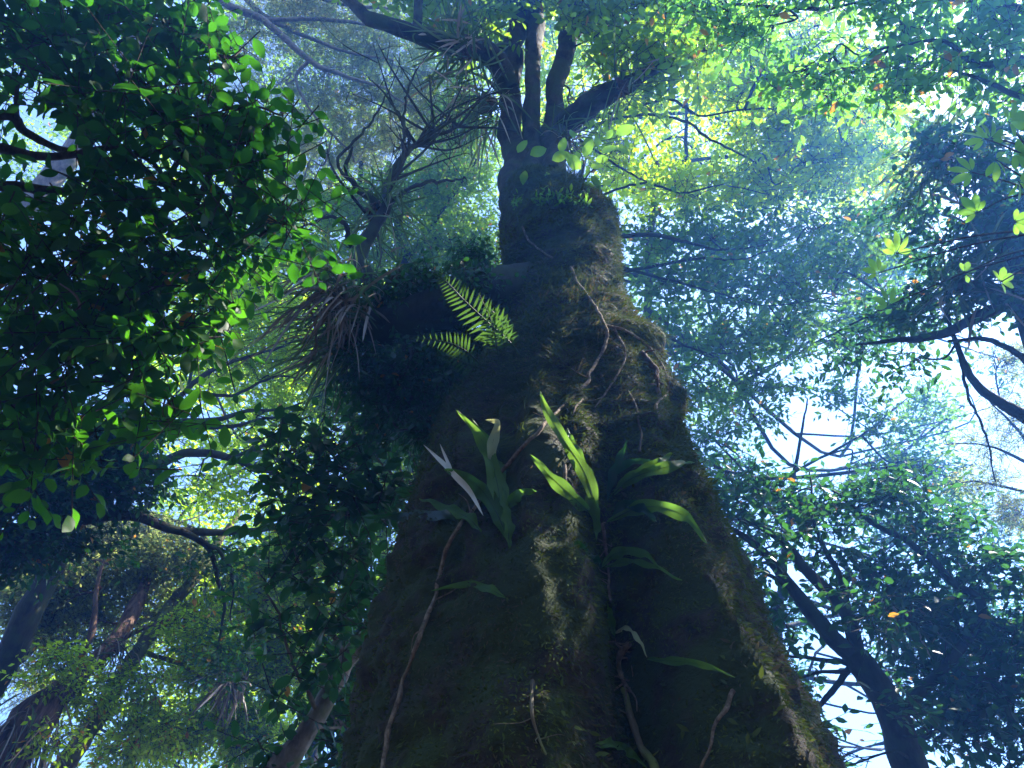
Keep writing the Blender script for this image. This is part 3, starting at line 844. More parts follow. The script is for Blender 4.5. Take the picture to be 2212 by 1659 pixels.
make_tree("overhanging_leafy_tree", "broad-leaved tree glowing in glare, top right corner", "tree",
          [(2560, 700, 6, 60), (2480, 350, 6.3, 46), (2380, 120, 6.8, 30), (2300, -60, 7.5, 18)],
          [[(2420, 200, 6.5, 22), (2250, 130, 6.5, 14), (2120, 140, 6.5, 10), (2040, 90, 6.6, 6), (1930, 100, 6.8, 3)],
           [(2350, 60, 6.8, 20), (2150, 10, 7, 10), (1950, -10, 7.2, 6), (1780, 20, 7.4, 3)],
           [(2400, 160, 6.6, 16), (2270, 225, 6.4, 10), (2140, 180, 6.4, 7), (2060, 150, 6.5, 3)]],
          [(2120, 60, 6.8, 130, 60, 1.0), (1950, 60, 7, 120, 60, .9), (2050, 150, 6.6, 120, 60, 1.0), (2180, 160, 6.5, 90, 60, .9), (1780, 180, 7, 90, 60, .8), (1690, 160, 7.2, 70, 50, .9), (1910, 170, 6.8, 80, 60, 1.0), (1620, 60, 7.3, 110, 60, 1.0), (1820, -30, 7.3, 160, 60, 1.3), (2100, -60, 7.2, 200, 80, 1.2), (2320, 40, 7, 140, 120, 1.3), (1500, 20, 7.4, 100, 50, .9)],
          0.12, T_MID, leaf_mat("glare_side_leaf", (0.03, 0.07, 0.02), (0.06, 0.13, 0.03), YEL, (0.22, 0.58, 0.06), 0.5, 0.35, 0.45), B_DARK, 441, thr=0.38, nleaf=8, gap=5, yellow=0.02)
make_tree("heavy_limbed_tree", "dark heavy-limbed tree laden with perching plants, right edge at mid height", "tree",
          [(2640, 1500, 7.5, 80), (2520, 1150, 7.6, 66), (2380, 960, 7.7, 50), (2280, 800, 7.9, 40), (2210, 600, 8.3, 34), (2150, 420, 9, 26), (2120, 250, 9.8, 16)],
          [[(2300, 960, 7.7, 26), (2200, 893, 7.8, 22), (2160, 868, 7.8, 19), (2109, 832, 7.9, 15), (2076, 770, 8, 11), (2055, 715, 8.1, 8), (2040, 640, 8.3, 4)],
           [(2220, 640, 8.2, 24), (2120, 680, 8.1, 20), (2040, 718, 8, 17), (1985, 732, 8, 14), (1930, 738, 8, 9), (1850, 745, 8.1, 4)],
           [(2240, 800, 7.9, 14), (2190, 760, 7.9, 11), (2125, 733, 7.9, 9), (2050, 735, 8, 5)],
           [(2160, 450, 8.9, 16), (2060, 560, 8.7, 9), (1960, 640, 8.6, 7), (1860, 690, 8.7, 4), (1760, 740, 9, 2)],
           [(2075, 770, 8, 7), (2090, 850, 8, 5), (2130, 940, 8, 4), (2150, 1040, 8, 2)]],
          [(2130, 560, 8.2, 120, 90, 1.4), (2040, 520, 8.4, 90, 80, .9), (2170, 430, 8.6, 100, 90, 1.2), (2060, 360, 8.2, 110, 90, 1.1), (1990, 300, 8.3, 90, 60, .6), (2150, 300, 8.3, 90, 80, 1.0), (2180, 640, 8, 70, 60, 2.0), (1990, 640, 8.5, 90, 60, 1.4), (1900, 700, 8.6, 90, 50, 1.1), (2040, 680, 8.2, 90, 40, 1.0), (2300, 500, 8.2, 140, 200, 1.6), (1960, 440, 9, 70, 70, 1.0), (1840, 760, 9, 90, 50, .9), (1960, 790, 8.6, 90, 50, .7)],
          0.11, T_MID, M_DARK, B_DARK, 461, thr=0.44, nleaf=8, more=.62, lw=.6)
make_tree("forked_tree", "dark forked tree leaning against bright sky gaps at the bottom right", "tree",
          [(2120, 1960, 6.0, 48), (2040, 1800, 6.1, 42), (1968, 1660, 6.3, 37), (1900, 1500, 6.6, 31), (1850, 1420, 6.8, 28)],
          [[(1850, 1425, 6.8, 30), (1790, 1370, 6.9, 27), (1724, 1290, 7.1, 21), (1661, 1206, 7.4, 15), (1591, 1147, 7.7, 9), (1500, 1110, 8, 4)],
           [(1852, 1425, 6.8, 27), (1828, 1325, 7, 21), (1758, 1250, 7.3, 17), (1701, 1183, 7.6, 14), (1651, 1143, 7.8, 10), (1574, 1116, 8.1, 5)],
           [(1835, 1340, 7, 13), (1815, 1245, 7.3, 10), (1775, 1176, 7.6, 8), (1755, 1110, 8, 5), (1750, 1010, 8.5, 2)],
           [(1935, 1560, 6.5, 20), (2120, 1330, 7, 14), (2058, 1256, 7.2, 13), (1975, 1180, 7.6, 11), (1891, 1133, 8, 8), (1800, 1060, 8.5, 4)],
           [(1838, 1440, 6.8, 11), (1790, 1500, 6.7, 9), (1750, 1540, 6.6, 6), (1700, 1560, 6.5, 3)],
           [(1850, 1435, 6.8, 8), (1780, 1425, 6.8, 7), (1700, 1418, 6.9, 4)],
           [(1830, 1450, 6.7, 7), (1770, 1452, 6.7, 5), (1700, 1475, 6.7, 3)],
           [(1724, 1290, 7.1, 8), (1650, 1235, 7.2, 6), (1600, 1230, 7.3, 3)]],
          [(1560, 1080, 8, 80, 60, 1.2), (1660, 1060, 8.3, 90, 50, 1.0), (1560, 1180, 7.8, 60, 50, 1.0), (1800, 1080, 8.3, 90, 50, .9), (1930, 1060, 8.3, 100, 60, 1.2), (1900, 1240, 7.6, 110, 60, 1.5), (2010, 1150, 7.8, 90, 60, 1.2), (2000, 1320, 7.3, 120, 70, 1.8), (2130, 1230, 7.4, 100, 80, 1.4), (2130, 1400, 7.1, 100, 80, 1.7), (1980, 1440, 7, 90, 50, 1.1), (1660, 1330, 7.2, 60, 50, .9), (1700, 1460, 6.9, 70, 40, .7),
           (1740, 1560, 6.7, 60, 40, .6), (2120, 1530, 6.8, 110, 70, 1.7), (2030, 1580, 6.7, 90, 60, 1.3), (2180, 1640, 6.5, 70, 40, .8), (1800, 1640, 6.4, 70, 35, .6), (1760, 1220, 7.8, 60, 40, .6), (2300, 1400, 7, 140, 200, 1.4), (1690, 1180, 7.3, 70, 40, .8), (1880, 1330, 6.6, 90, 50, 1.0), (1600, 1260, 7, 60, 60, 1.0), (1640, 1400, 6.8, 60, 60, 1.0), (1960, 1530, 6.1, 60, 50, .7), (1760, 1130, 8, 90, 50, .9), (2060, 1470, 6.8, 90, 60, 1.2), (1790, 1310, 7.2, 50, 40, .6)],
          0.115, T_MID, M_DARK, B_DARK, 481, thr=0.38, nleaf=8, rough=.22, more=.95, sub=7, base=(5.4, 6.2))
make_tree("open_canopy_tree", "thin-leaved tree around the big bright gap in the right-hand canopy", "tree",
          [(1700, 1500, 12, 12), (1690, 1250, 12.5, 8), (1720, 1000, 13, 4), (1745, 860, 14, 1.5)],
          [[(1700, 1150, 12.7, 7), (1600, 1010, 13, 5), (1520, 930, 13.5, 3)], [(1715, 1020, 13, 6), (1860, 940, 13.4, 4), (1960, 860, 14, 2)]],
          [(1530, 940, 13, 80, 50, 1.2), (1500, 1010, 12.5, 80, 50, 1.2), (1620, 890, 13.5, 90, 40, .9), (1720, 830, 13.8, 90, 30, .6), (1840, 850, 14, 80, 40, .8), (1900, 920, 13.5, 70, 60, 1.0), (1930, 1010, 13, 90, 50, 1.1), (2010, 870, 13.8, 60, 60, .8), (2050, 1030, 13, 70, 60, .8)],
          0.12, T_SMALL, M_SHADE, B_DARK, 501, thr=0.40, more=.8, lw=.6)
make_tree("lacy_branched_tree", "feathery tree of fine criss-crossing twigs against white sky, right edge", "tree",
          [(2420, 1450, 10, 26), (2330, 1150, 10.5, 20), (2260, 1000, 11, 12)],
          [[(2290, 1060, 10.8, 9), (2200, 990, 11, 5), (2120, 960, 11.2, 3), (2040, 960, 11.4, 2)],
           [(2300, 1080, 10.8, 9), (2200, 1060, 11, 5), (2110, 1040, 11.2, 3), (2040, 1050, 11.4, 2)],
           [(2270, 1020, 11, 8), (2190, 920, 11.2, 4), (2140, 870, 11.4, 2)]],
          [(2120, 960, 11.4, 80, 50, .3), (2130, 1040, 11.2, 80, 50, .35), (2190, 900, 11.4, 60, 60, .4), (2180, 780, 11.8, 60, 50, .4), (2200, 1110, 11, 60, 50, .7)],
          0.075, T_NEEDLE, M_GREY, B_DARK, 521, thr=0.40, nleaf=14, sub=14, gap=7)

# ---- taller trees farther off, seen through the gaps
def far_tree(label, base_u, d, cl, leaf, lm, seed, more):
    make_tree("distant_tree", label, "tree", [(base_u, 1500, d * .8, 12), (base_u, 1000, d * .85, 11), (base_u, 600, d * .95, 9), (base_u + 20, 350, d * 1.05, 5)], [], [(u, v, d * (1 + .0001 * (u % 97)), a, b, q) for u, v, a, b, q in cl],
              leaf, T_SMALL, lm, B_DARK, seed, thr=.36, sub=3, more=more, nleaf=10, rmul=.6)


far_tree("distant green tree filling the gaps behind the upper left leaves", 700, 19, [(120, 120, 200, 120, .7), (380, 60, 180, 90, .7), (330, 280, 180, 120, .7), (100, 360, 160, 100, .5), (560, 330, 120, 100, .9), (480, 480, 150, 90, .8), (620, 480, 100, 90, .9)], .13, M_CANOPY, 801, .65)
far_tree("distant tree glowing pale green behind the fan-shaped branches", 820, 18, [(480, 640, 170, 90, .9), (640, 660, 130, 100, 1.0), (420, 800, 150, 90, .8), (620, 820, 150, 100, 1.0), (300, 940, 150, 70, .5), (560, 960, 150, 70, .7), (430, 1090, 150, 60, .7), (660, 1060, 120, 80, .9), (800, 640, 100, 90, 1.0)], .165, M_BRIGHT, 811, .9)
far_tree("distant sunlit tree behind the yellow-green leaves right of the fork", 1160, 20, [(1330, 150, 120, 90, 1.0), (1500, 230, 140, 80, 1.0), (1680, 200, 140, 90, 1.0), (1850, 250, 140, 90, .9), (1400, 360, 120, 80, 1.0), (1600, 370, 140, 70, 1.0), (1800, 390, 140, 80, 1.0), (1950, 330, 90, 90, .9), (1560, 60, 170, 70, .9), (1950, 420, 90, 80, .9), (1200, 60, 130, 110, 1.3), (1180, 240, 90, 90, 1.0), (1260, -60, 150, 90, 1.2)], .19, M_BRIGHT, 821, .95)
far_tree("distant shaded tree behind the middle right canopy", 1240, 17, [(1480, 560, 120, 90, 1.0), (1660, 560, 140, 80, 1.1), (1830, 560, 130, 90, 1.1), (1480, 720, 110, 80, 1.1), (1640, 720, 140, 70, 1.1), (1800, 700, 120, 70, 1.0), (1520, 850, 100, 60, 1.1), (1960, 560, 100, 80, 1.0), (1940, 700, 90, 60, .9), (2020, 900, 80, 60, .6), (1280, 720, 150, 150, .7), (1240, 1020, 200, 150, .7), (1300, 1380, 250, 160, .7)], .16, M_SHADE, 831, .8)
far_tree("distant bluish tree behind the forked trunk, between bright sky gaps", 1400, 16, [(1560, 1010, 110, 60, 1.0), (1660, 1100, 120, 60, .9), (1840, 1060, 120, 60, .9), (1990, 1010, 110, 50, .9), (1560, 1150, 80, 60, .9), (1920, 1160, 130, 70, 1.0), (2100, 1120, 130, 70, .9), (1700, 1330, 90, 60, .7), (2060, 1290, 150, 80, 1.0), (2000, 1430, 150, 60, .9), (2150, 1480, 120, 90, .8), (2060, 1560, 110, 50, .7), (1690, 1450, 70, 50, .7), (2180, 780, 70, 70, .4), (2160, 1350, 120, 80, 1.0)], .15, M_DARK, 841, .75)
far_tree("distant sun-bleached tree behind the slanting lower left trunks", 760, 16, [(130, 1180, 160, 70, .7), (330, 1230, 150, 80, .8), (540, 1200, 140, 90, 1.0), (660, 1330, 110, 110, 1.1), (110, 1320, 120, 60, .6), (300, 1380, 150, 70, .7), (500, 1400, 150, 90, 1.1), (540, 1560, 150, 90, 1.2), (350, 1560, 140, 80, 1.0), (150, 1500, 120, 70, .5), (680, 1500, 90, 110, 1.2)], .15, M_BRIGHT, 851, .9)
far_tree("distant grey-green tree beyond the needle-leaved crown and the upper left branches", 940, 20, [(640, 120, 160, 90, .8), (820, 90, 150, 90, 1.0), (720, 260, 160, 80, 1.0), (900, 260, 120, 100, 1.0), (960, 120, 100, 90, 1.0), (760, 420, 130, 90, 1.0), (940, 440, 130, 100, 1.0), (1030, 560, 90, 70, 1.0), (1060, 90, 110, 120, 1.5), (1050, 320, 80, 100, 1.3)], .13, M_CANOPY, 861, .5)

# ---- trees standing round about behind the photographer: they close off the light
back = None
for k, (x, y, s) in enumerate([(-6.5, -4.5, 1.0), (0.5, -7, 1.1), (6.5, -4.5, 1.0), (11, -1.0, 1.0), (-11, 1.0, 1.05)]):
    if back is None:
        back = thing("forest_tree", "broad forest tree standing behind the viewpoint", "tree", (0, 0, 0), "trees closing in behind the viewpoint")
        mb = MB()
        tube(mb, [(0, 0, -.6), (.1, .1, 2), (-.1, .2, 5), (.1, 0, 9)], [.34, .27, .22, .1], 14, 0, 8, .2, .1, 5)
        mb.build("trunk", [B_DARK], back)
        mb = MB()
        for j in range(14):
            c = np.array([math.cos(j * 2.4) * (1 + .22 * j), math.sin(j * 2.4) * (1 + .22 * j), 4.0 + (j * 2.9 % 7)])
            sprays(mb, c, np.diag([2.0, 2.0, 1.5]), 260, 0.2, T_SMALL, 9, 5, .2, .6, .36, 1.1, 700 + j)
        mb.build("crown", [M_DARK, B_TWIG], back)
        kids = list(back.children)
        o = back
    else:
        o = back.copy()
        C.objects.link(o)
        for ch in kids:
            c = ch.copy()
            c.parent = o
            C.objects.link(c)
    o.location = (x, y, gz(x, y))
    o.rotation_euler = (0, 0, k * 1.3)
    o.scale = (s, s, s)


# ------------------------------------------------------------------ perching plants
def strap(mb, pts, wid, mat=0, tint=0.5, fold=0.25, up=None, wave=0.0, n=5, nseg=4, seed=0, taper=0.9, midrib=None):
    """long leaf following pts (world), wid = half width in metres"""
    p, _ = smooth(pts, np.ones(len(pts)), nseg)
    m = len(p)
    t = nrm(np.gradient(p, axis=0))
    up = np.array([0, 0, 1.0]) if up is None else up
    s = nrm(np.cross(np.broadcast_to(up, t.shape), t) + 1e-6)
    nv = np.cross(t, s)
    q = np.linspace(0, 1, m)
    w = wid * np.clip(np.minimum((q / 0.28) ** 0.7, ((1 - q) / (1 - taper * .62 + .02)) ** 0.65), 0.06, 1)
    w[-1] = wid * 0.03
    ph = seed * 1.7
    wl = 1 + 0.22 * wave * np.sin(q * 19 + ph)
    wr = 1 + 0.22 * wave * np.sin(q * 17 + ph + 2)
    zl = fold * w + wave * 0.45 * wid * np.sin(q * 24 + ph)
    zr = fold * w + wave * 0.45 * wid * np.sin(q * 22 + ph + 1.4)
    v = np.concatenate([p, p + s * (w * wl * .55)[:, None] + nv * (zl * .45)[:, None], p - s * (w * wr * .55)[:, None] + nv * (zr * .45)[:, None],
                        p + s * (w * wl)[:, None] + nv * zl[:, None], p - s * (w * wr)[:, None] + nv * zr[:, None]])
    i = np.arange(m - 1)
    f = np.concatenate([np.stack([i + a * m, i + 1 + a * m, i + 1 + b * m, i + b * m], 1) for a, b in ((0, 1), (2, 0), (1, 3), (4, 2))])
    mb.add(v, f, mat, np.full(len(f), tint))
    if midrib is not None:
        tube(mb, p[::2] - nv[::2] * wid * .05, np.linspace(wid * .10, wid * .02, len(p[::2])), 5, midrib, 2, 0, 0, 1, None, tint)


def frond_pts(pix, lift0, lift1):
    """pixels -> points leaving the trunk: lift grows from base to tip"""
    out = []
    n = len(pix)
    b = on_trunk(pix[0][0], pix[0][1], 0.01)
    d0 = float(np.dot(b - CAM, FWD))
    for k, (u, v) in enumerate(pix):
        q = on_trunk(u, v, 0.0)
        d = float(np.dot(q - CAM, FWD))
        d = min(d, d0 * 1.25) if k else d0
        f = k / (n - 1)
        out.append(P(u, v, d - (lift0 + (lift1 - lift0) * f)))
    return out


M_FEATHER = leaf_mat("feather_frond", (0.025, 0.065, 0.015), (0.04, 0.10, 0.02), YEL, (0.09, 0.21, 0.03), 0.45, 0.45, 0.3)
M_RIB = leaf_mat("frond_rib", (0.03, 0.05, 0.015), (0.05, 0.08, 0.02), (0.2, .15, .08), (0.1, 0.2, 0.03), 0.2)


def strap_fern(label, fronds, root_px, group):
    o = thing("strap_fern", label, "fern", on_trunk(root_px[0], root_px[1], 0.0), group)
    for k, (pix, w, ti, mat, l1) in enumerate(fronds):
        mb = MB()
        pts = frond_pts(pix, 0.02, l1)
        dd = float(np.dot(pts[len(pts) // 2] - CAM, FWD))
        toward = nrm(CAM - pts[len(pts) // 2])
        strap(mb, pts, 0.78 * w * dd / F, 0, ti, 0.2, toward + np.array([0.3 * math.sin(k * 2), 0, .2]), 1.0, nseg=7, seed=k, midrib=1)
        mb.build("frond", [mat, M_RIB], o)
    return o


strap_fern("strap fern with broad wavy bright fronds, left on the trunk beside the long vine", [
    ([(1096, 1168), (1082, 1090), (1068, 1020), (1040, 950), (988, 886)], 23, .85, M_FERN, .20),
    ([(1094, 1160), (1086, 1090), (1076, 1020), (1056, 960), (1020, 905)], 21, .55, M_FERN, .10),
    ([(1090, 1090), (1066, 1030), (1064, 960), (1076, 915), (1052, 908)], 14, 1.0, M_FERN, .24),
    ([(1098, 1170), (1074, 1110), (1040, 1058), (1000, 1030), (958, 1014)], 21, .25, M_FERN, .16),
    ([(1040, 1150), (1010, 1118), (960, 1096), (905, 1076)], 16, .3, M_FERN, .14),
    ([(1010, 1120), (940, 1112), (860, 1116), (776, 1116)], 13, .15, M_DARK, .16),
    ([(1084, 1130), (1100, 1090), (1130, 1064), (1160, 1062)], 15, .25, M_FERN, .08),
    ([(1100, 1185), (1098, 1140), (1092, 1100), (1086, 1050)], 15, .4, M_FERN, .10)], (1095, 1170), "strap ferns growing on the trunk")
strap_fern("strap fern with long narrow upright fronds, right of the vine on the trunk", [
    ([(1290, 1150), (1284, 1090), (1262, 1020), (1215, 945), (1178, 880), (1166, 842)], 17, .9, M_FERN, .20),
    ([(1282, 1066), (1262, 1010), (1236, 960), (1226, 924)], 15, .5, M_FERN, .12),
    ([(1276, 1110), (1240, 1076), (1190, 1030), (1148, 984)], 18, .6, M_FERN, .16),
    ([(1268, 1030), (1276, 1080), (1290, 1130), (1288, 1166)], 14, .6, M_FERN, .10),
    ([(1312, 1080), (1322, 1030), (1338, 990), (1356, 950)], 12, .3, M_DARK, .16),
    ([(1318, 1074), (1360, 1036), (1420, 1014), (1475, 1002), (1522, 998)], 16, .4, M_FERN, .20),
    ([(1322, 1060), (1370, 1030), (1420, 1000), (1452, 980)], 15, .6, M_FERN, .16),
    ([(1310, 1054), (1340, 1010), (1380, 996), (1420, 1000)], 10, .3, M_DARK, .10),
    ([(1312, 1128), (1370, 1100), (1430, 1096), (1485, 1120), (1526, 1172)], 19, .35, M_FERN, .16),
    ([(1316, 1124), (1350, 1090), (1390, 1100), (1420, 1128)], 14, .25, M_DARK, .12)], (1294, 1130), "strap ferns growing on the trunk")
strap_fern("strap fern low in the trunk fold with arched shaded fronds and a curled withered one", [
    ([(1300, 1226), (1322, 1200), (1350, 1192), (1390, 1196), (1426, 1228)], 14, .4, M_FERN, .14),
    ([(1306, 1226), (1350, 1214), (1405, 1222), (1474, 1254)], 11, .5, M_FERN, .14),
    ([(1296, 1222), (1280, 1200), (1258, 1182), (1238, 1166)], 16, .3, M_DARK, .08),
    ([(1328, 1376), (1322, 1350), (1318, 1325), (1312, 1304)], 10, .4, M_FERN, .06),
    ([(1330, 1368), (1352, 1358), (1376, 1378), (1398, 1418)], 9, 1.0, M_FERN, .10)], (1300, 1228), "strap ferns growing on the trunk")
for lab, pix, w, ti, mt, l1 in (
    ("lone strap frond arching across the vine on the dark lower trunk", [(1092, 1292), (1060, 1274), (1010, 1262), (930, 1276)], 11, .45, M_FERN, .12),
    ("lone strap frond on the trunk at the bottom edge of the picture", [(1285, 1614), (1320, 1606), (1355, 1622), (1398, 1659)], 14, .5, M_FERN, .10),
    ("lone strap frond lying sideways on the shaded right flank of the trunk", [(1398, 1424), (1450, 1428), (1510, 1434), (1586, 1462)], 11, .4, M_FERN, .10)):
    strap_fern(lab, [(pix, w, ti, mt, l1)], pix[0], None)

o = thing("dead_leaf", "bleached white forked dead leaf hanging in front of the left strap fern", "leaf", on_trunk(1042, 1112))
mb = MB()
pp = frond_pts([(1044, 1114), (1016, 1064), (978, 1022), (946, 990), (914, 960)], .10, .22)
strap(mb, pp, 6.5 * 2.8 / F, 0, .8, .3, nrm(CAM - pp[2]), .5, nseg=6)
mb.build("blade", [M_PALE], o)
mb = MB()
strap(mb, [pp[2], (pp[2] + pp[3]) / 2 + np.array([.01, 0, .02]), P(950, 958, float(np.dot(pp[3] - CAM, FWD)))], 4.0 * 2.8 / F, 0, .7, .3, nrm(CAM - pp[2]), .4, nseg=6)
mb.build("fork", [M_PALE], o)


# feathery ferns on the left flank
def feather(label, fr, rootpx, group):
    o = thing("feather_fern", label, "fern", on_trunk(*rootpx, 0.0), group)
    for k, (pix, wl, wr, d0, d1, ti) in enumerate(fr):
        n = len(pix)
        pts = [P(u, v, d0 + (d1 - d0) * i / (n - 1)) for i, (u, v) in enumerate(pix)]
        p, _ = smooth(pts, np.ones(n), 12)
        mb = MB()
        tube(mb, p[::3], np.linspace(.006, .0015, len(p[::3])), 5, 1, 2, 0, 0, 1)
        t = nrm(np.gradient(p, axis=0))
        m = len(p)
        q = np.linspace(0, 1, m)
        sel = np.arange(int(m * .2), m - 1, 2)
        nv = nrm(CAM - p[m // 2])
        nv = nrm(nv + np.array([.1, 0, .15]))
        side = nrm(np.cross(nv, t))
        prof = np.clip(np.minimum((q - .12) / .22, ((1 - q) / .75) ** .8), .05, 1)
        for sg, w in ((1, wl), (-1, wr)):
            L = (w * d0 / F) * prof[sel]
            d = t[sel] * .45 + side[sel] * sg + 0.08 * rng.normal(size=(len(sel), 3)) - np.array([0, 0, .12])
            place(mb, leaf_template(5, .075, .1, .12, .3, .1), p[sel] + t[sel] * (.004 * sg), d, np.broadcast_to(nv, (len(sel), 3)) + .12 * rng.normal(size=(len(sel), 3)), L, 0, np.full(len(sel), ti) + .08 * rng.random(len(sel)))
        mb.build("frond", [M_FEATHER, M_RIB], o)


feather("feathery fern spraying bright comb-like fronds off the trunk above the left limb", [
    ([(1140, 792), (1104, 742), (1058, 700), (1004, 650), (968, 612), (936, 590)], 58, 58, 4.0, 3.8, .8),
    ([(1080, 795), (1072, 740), (1060, 690), (1034, 634)], 44, 46, 4.0, 3.8, .5),
    ([(1040, 790), (1006, 758), (960, 738), (884, 730)], 40, 42, 4.0, 3.85, .7),
    ([(1060, 800), (1020, 790), (970, 770), (930, 768)], 36, 34, 4.1, 4.0, .3),
    ([(1090, 790), (1090, 745), (1078, 690), (1050, 660)], 30, 40, 4.05, 3.9, .4)], (1120, 790), None)


def lily(label, u, v, d, n, L, droop, up_bias, mat, group, w=.012, seed=1, dead=0, aim=None, spread=1.0):
    """tussock of long narrow leaves"""
    rl = np.random.default_rng(seed)
    c = P(u, v, d)
    o = thing("perching_lily", label, "perching plant", c, group)
    for nm, cnt, m_, dr, lm in (("leaves", n, mat, droop, 1.0), ("dead_leaves", dead, M_DEAD, droop * 2.2, .8)):
        if not cnt:
            continue
        mb = MB()
        for k in range(cnt):
            dv = rl.normal(size=3) * spread * np.array([1, 1, .8])
            dv[2] = dv[2] * .6 + up_bias * (1 if nm == "leaves" else -.3)
            if aim is not None:
                dv = dv + np.array(aim)
            dv = dv / np.linalg.norm(dv)
            l = L * lm * (.55 + .7 * rl.random())
            b = c + rl.normal(size=3) * .16 * min(1, L * 1.6)
            dq = dr * (.4 + 1.5 * rl.random())
            kk = rl.normal(size=3) * .28
            pts = [b + dv * l * q + (np.array([0, 0, -dq]) + kk) * l * q * q for q in (0, .25, .5, .75, 1.0)]
            strap(mb, pts, .75 * w * (.6 + .8 * rl.random()), 0, float(np.clip(rl.random() * .9, 0, .94)), .35, rl.normal(size=3) * .3 + np.array([0, 0, 1.0]), 0, nseg=3, taper=1.3)
        mb.build(nm, [m_], o)
    mb = MB()
    for k in range(26):
        dv = nrm(rl.normal(size=3) + np.array([0, 0, -.4]))
        tube(mb, [c, c + dv * L * .12 + rl.normal(size=3) * .02, c + dv * L * .22 + np.array([0, 0, -.10 * L])], [.03, .02, .004], 5, 0, 3, .3, 0, k)
    q = np.stack([c + nrm(rl.normal(size=3)) * np.array([.14, .12, .10]) * L for _ in range(6)])
    for k in range(5):
        tube(mb, [q[k], (q[k] + q[k + 1]) / 2, q[k + 1]], [.05, .075 * L + .03, .05], 8, 0, 4, .45, 0, k, 14)
    mb.build("root_mass", [B_BROWN], o)


GL = "lily tussocks perched on limbs"
lily("perching lily with a skirt of shiny dead straps on the heavy left limb", 735, 640, 4.7, 70, .36, .45, .5, M_LILY, GL, .010, 1, 130, (-.6, -.4, 0))
lily("dark perching lily fanning drooping leaves under the end of the left limb", 745, 725, 4.95, 110, 0.36, .35, -.2, M_LILY, GL, .010, 2, 20, (-.9, 0, -.2))
lily("small perching lily on the limb behind the feathery fern's tip", 860, 600, 5.2, 60, 0.26, .3, .6, M_LILY, GL, .008, 3, 10)
lily("perching lily bristling on the limb left of the fork, just above the stems' base", 1010, 110, D, 110, 0.55, .35, .2, M_LILY, GL, .016, 4, 20, (-.7, 0, 0))
lily("perching lily hanging shaggy roots left of the fork, below the topmost tussock", 1050, 225, D - .1, 80, 0.55, .9, -.1, M_LILY, GL, .012, 5, 25, (-.6, 0, -.3))
lily("perching lily tuft tucked beside the right arm at the fork", 1215, 310, D - .25, 60, .4, .5, .5, M_LILY, GL, .009, 6, 30, (.3, -.2, 0))
lily("perching lily at the broken tip of the right arm, under the bright leaves", 1340, 190, D - .35, 60, .55, .4, .4, M_LILY, GL, .010, 7, 6, (.4, 0, 0))
lily("perching lily on the thin limb with a pinkish dead heart, left of the collar", 815, 455, 6.05, 80, 0.38, .4, .6, M_LILY, GL, .010, 8, 14)
lily("large dark perching lily in the glare at the right, beside the five-leaflet sprigs", 2020, 330, 8.6, 90, 0.65, .35, .2, M_LILY, GL, .024, 9, 20)
lily("dark perching lily on the right-hand tree under the pale leaf sprig", 2080, 610, 8.0, 80, 0.5, .4, .1, M_LILY, GL, .018, 10, 12)
lily("shaggy perching lily with lit brown straps on the bottom left trunk", 60, 1570, 8.7, 60, 0.5, .9, -.3, M_LILY, GL, .016, 11, 110, (.2, 0, -.4))
lily("reddish withered perching lily catching sun among lower left leaves", 500, 1470, 10.4, 30, .34, .45, .1, M_LILY, GL, .016, 12, 90, (-.3, 0, -.2))
lily("grassy perching lily tuft on the mossy lower left trunk", 250, 1400, 10, 60, 0.4, .6, .5, M_LILY, GL, .014, 13, 40)
lily("dark shaggy perching lily on the forked tree's bough, lower right", 1950, 1330, 7.1, 60, 0.35, .5, .1, M_LILY, GL, .018, 14, 10)

# thin twigs rising from the left limb's branches
rl = np.random.default_rng(77)
for k in range(7):
    a = lp_nodes[int(rl.integers(len(lp_nodes) // 3, len(lp_nodes)))]
    mb = MB()
    for j in range(4):
        e = a + np.array([rl.normal() * .7, rl.normal() * .4 + .3, 1.1 + .8 * rl.random()])
        m1 = (a + e) / 2 + rl.normal(size=3) * .12
        tube(mb, [a, m1, e], [.016, .010, .004], 5, 0, 5, 0, 0, k)
        for q in range(4):
            b0 = a + (e - a) * (.3 + .6 * rl.random()) + (m1 - (a + e) / 2) * .6
            e2 = b0 + rl.normal(size=3) * .25 + np.array([0, .05, .3])
            tube(mb, [b0, (b0 + e2) / 2 + rl.normal(size=3) * .04, e2], [.006, .004, .0015], 4, 0, 4, 0, 0, k)
    mb.build("branch", [B_DARK], main)

# dark leafy plant hanging below the left limb
o = thing("hanging_plant", "dark leafy plant hanging in a curtain under the left limb beside the trunk", "plant", P(880, 720, 5.0))
crown(o, [(1010, 750, 5.3, 70, 60, 2.6), (1030, 620, 5.0, 60, 50, 1.8), (960, 740, 5.2, 70, 40, 2.0), (800, 790, 5.0, 80, 60, 2.2), (900, 790, 4.9, 90, 70, 2.0), (960, 830, 4.8, 60, 80, 1.8), (860, 880, 5.0, 80, 80, 1.7), (940, 930, 4.7, 50, 80, 1.5), (820, 650, 5.1, 80, 50, 1.6), (920, 620, 5.2, 90, 50, 1.6), (1020, 570, 5.6, 60, 50, 1.2)],
      [P(880, 715, 5.0), P(800, 715, 5.0), P(960, 680, 5.0)], 0.06, T_MID, M_DARK, B_TWIG, 601, nleaf=8, gap=5, thr=.33, hang=.6, yellow=.006, sub=3)
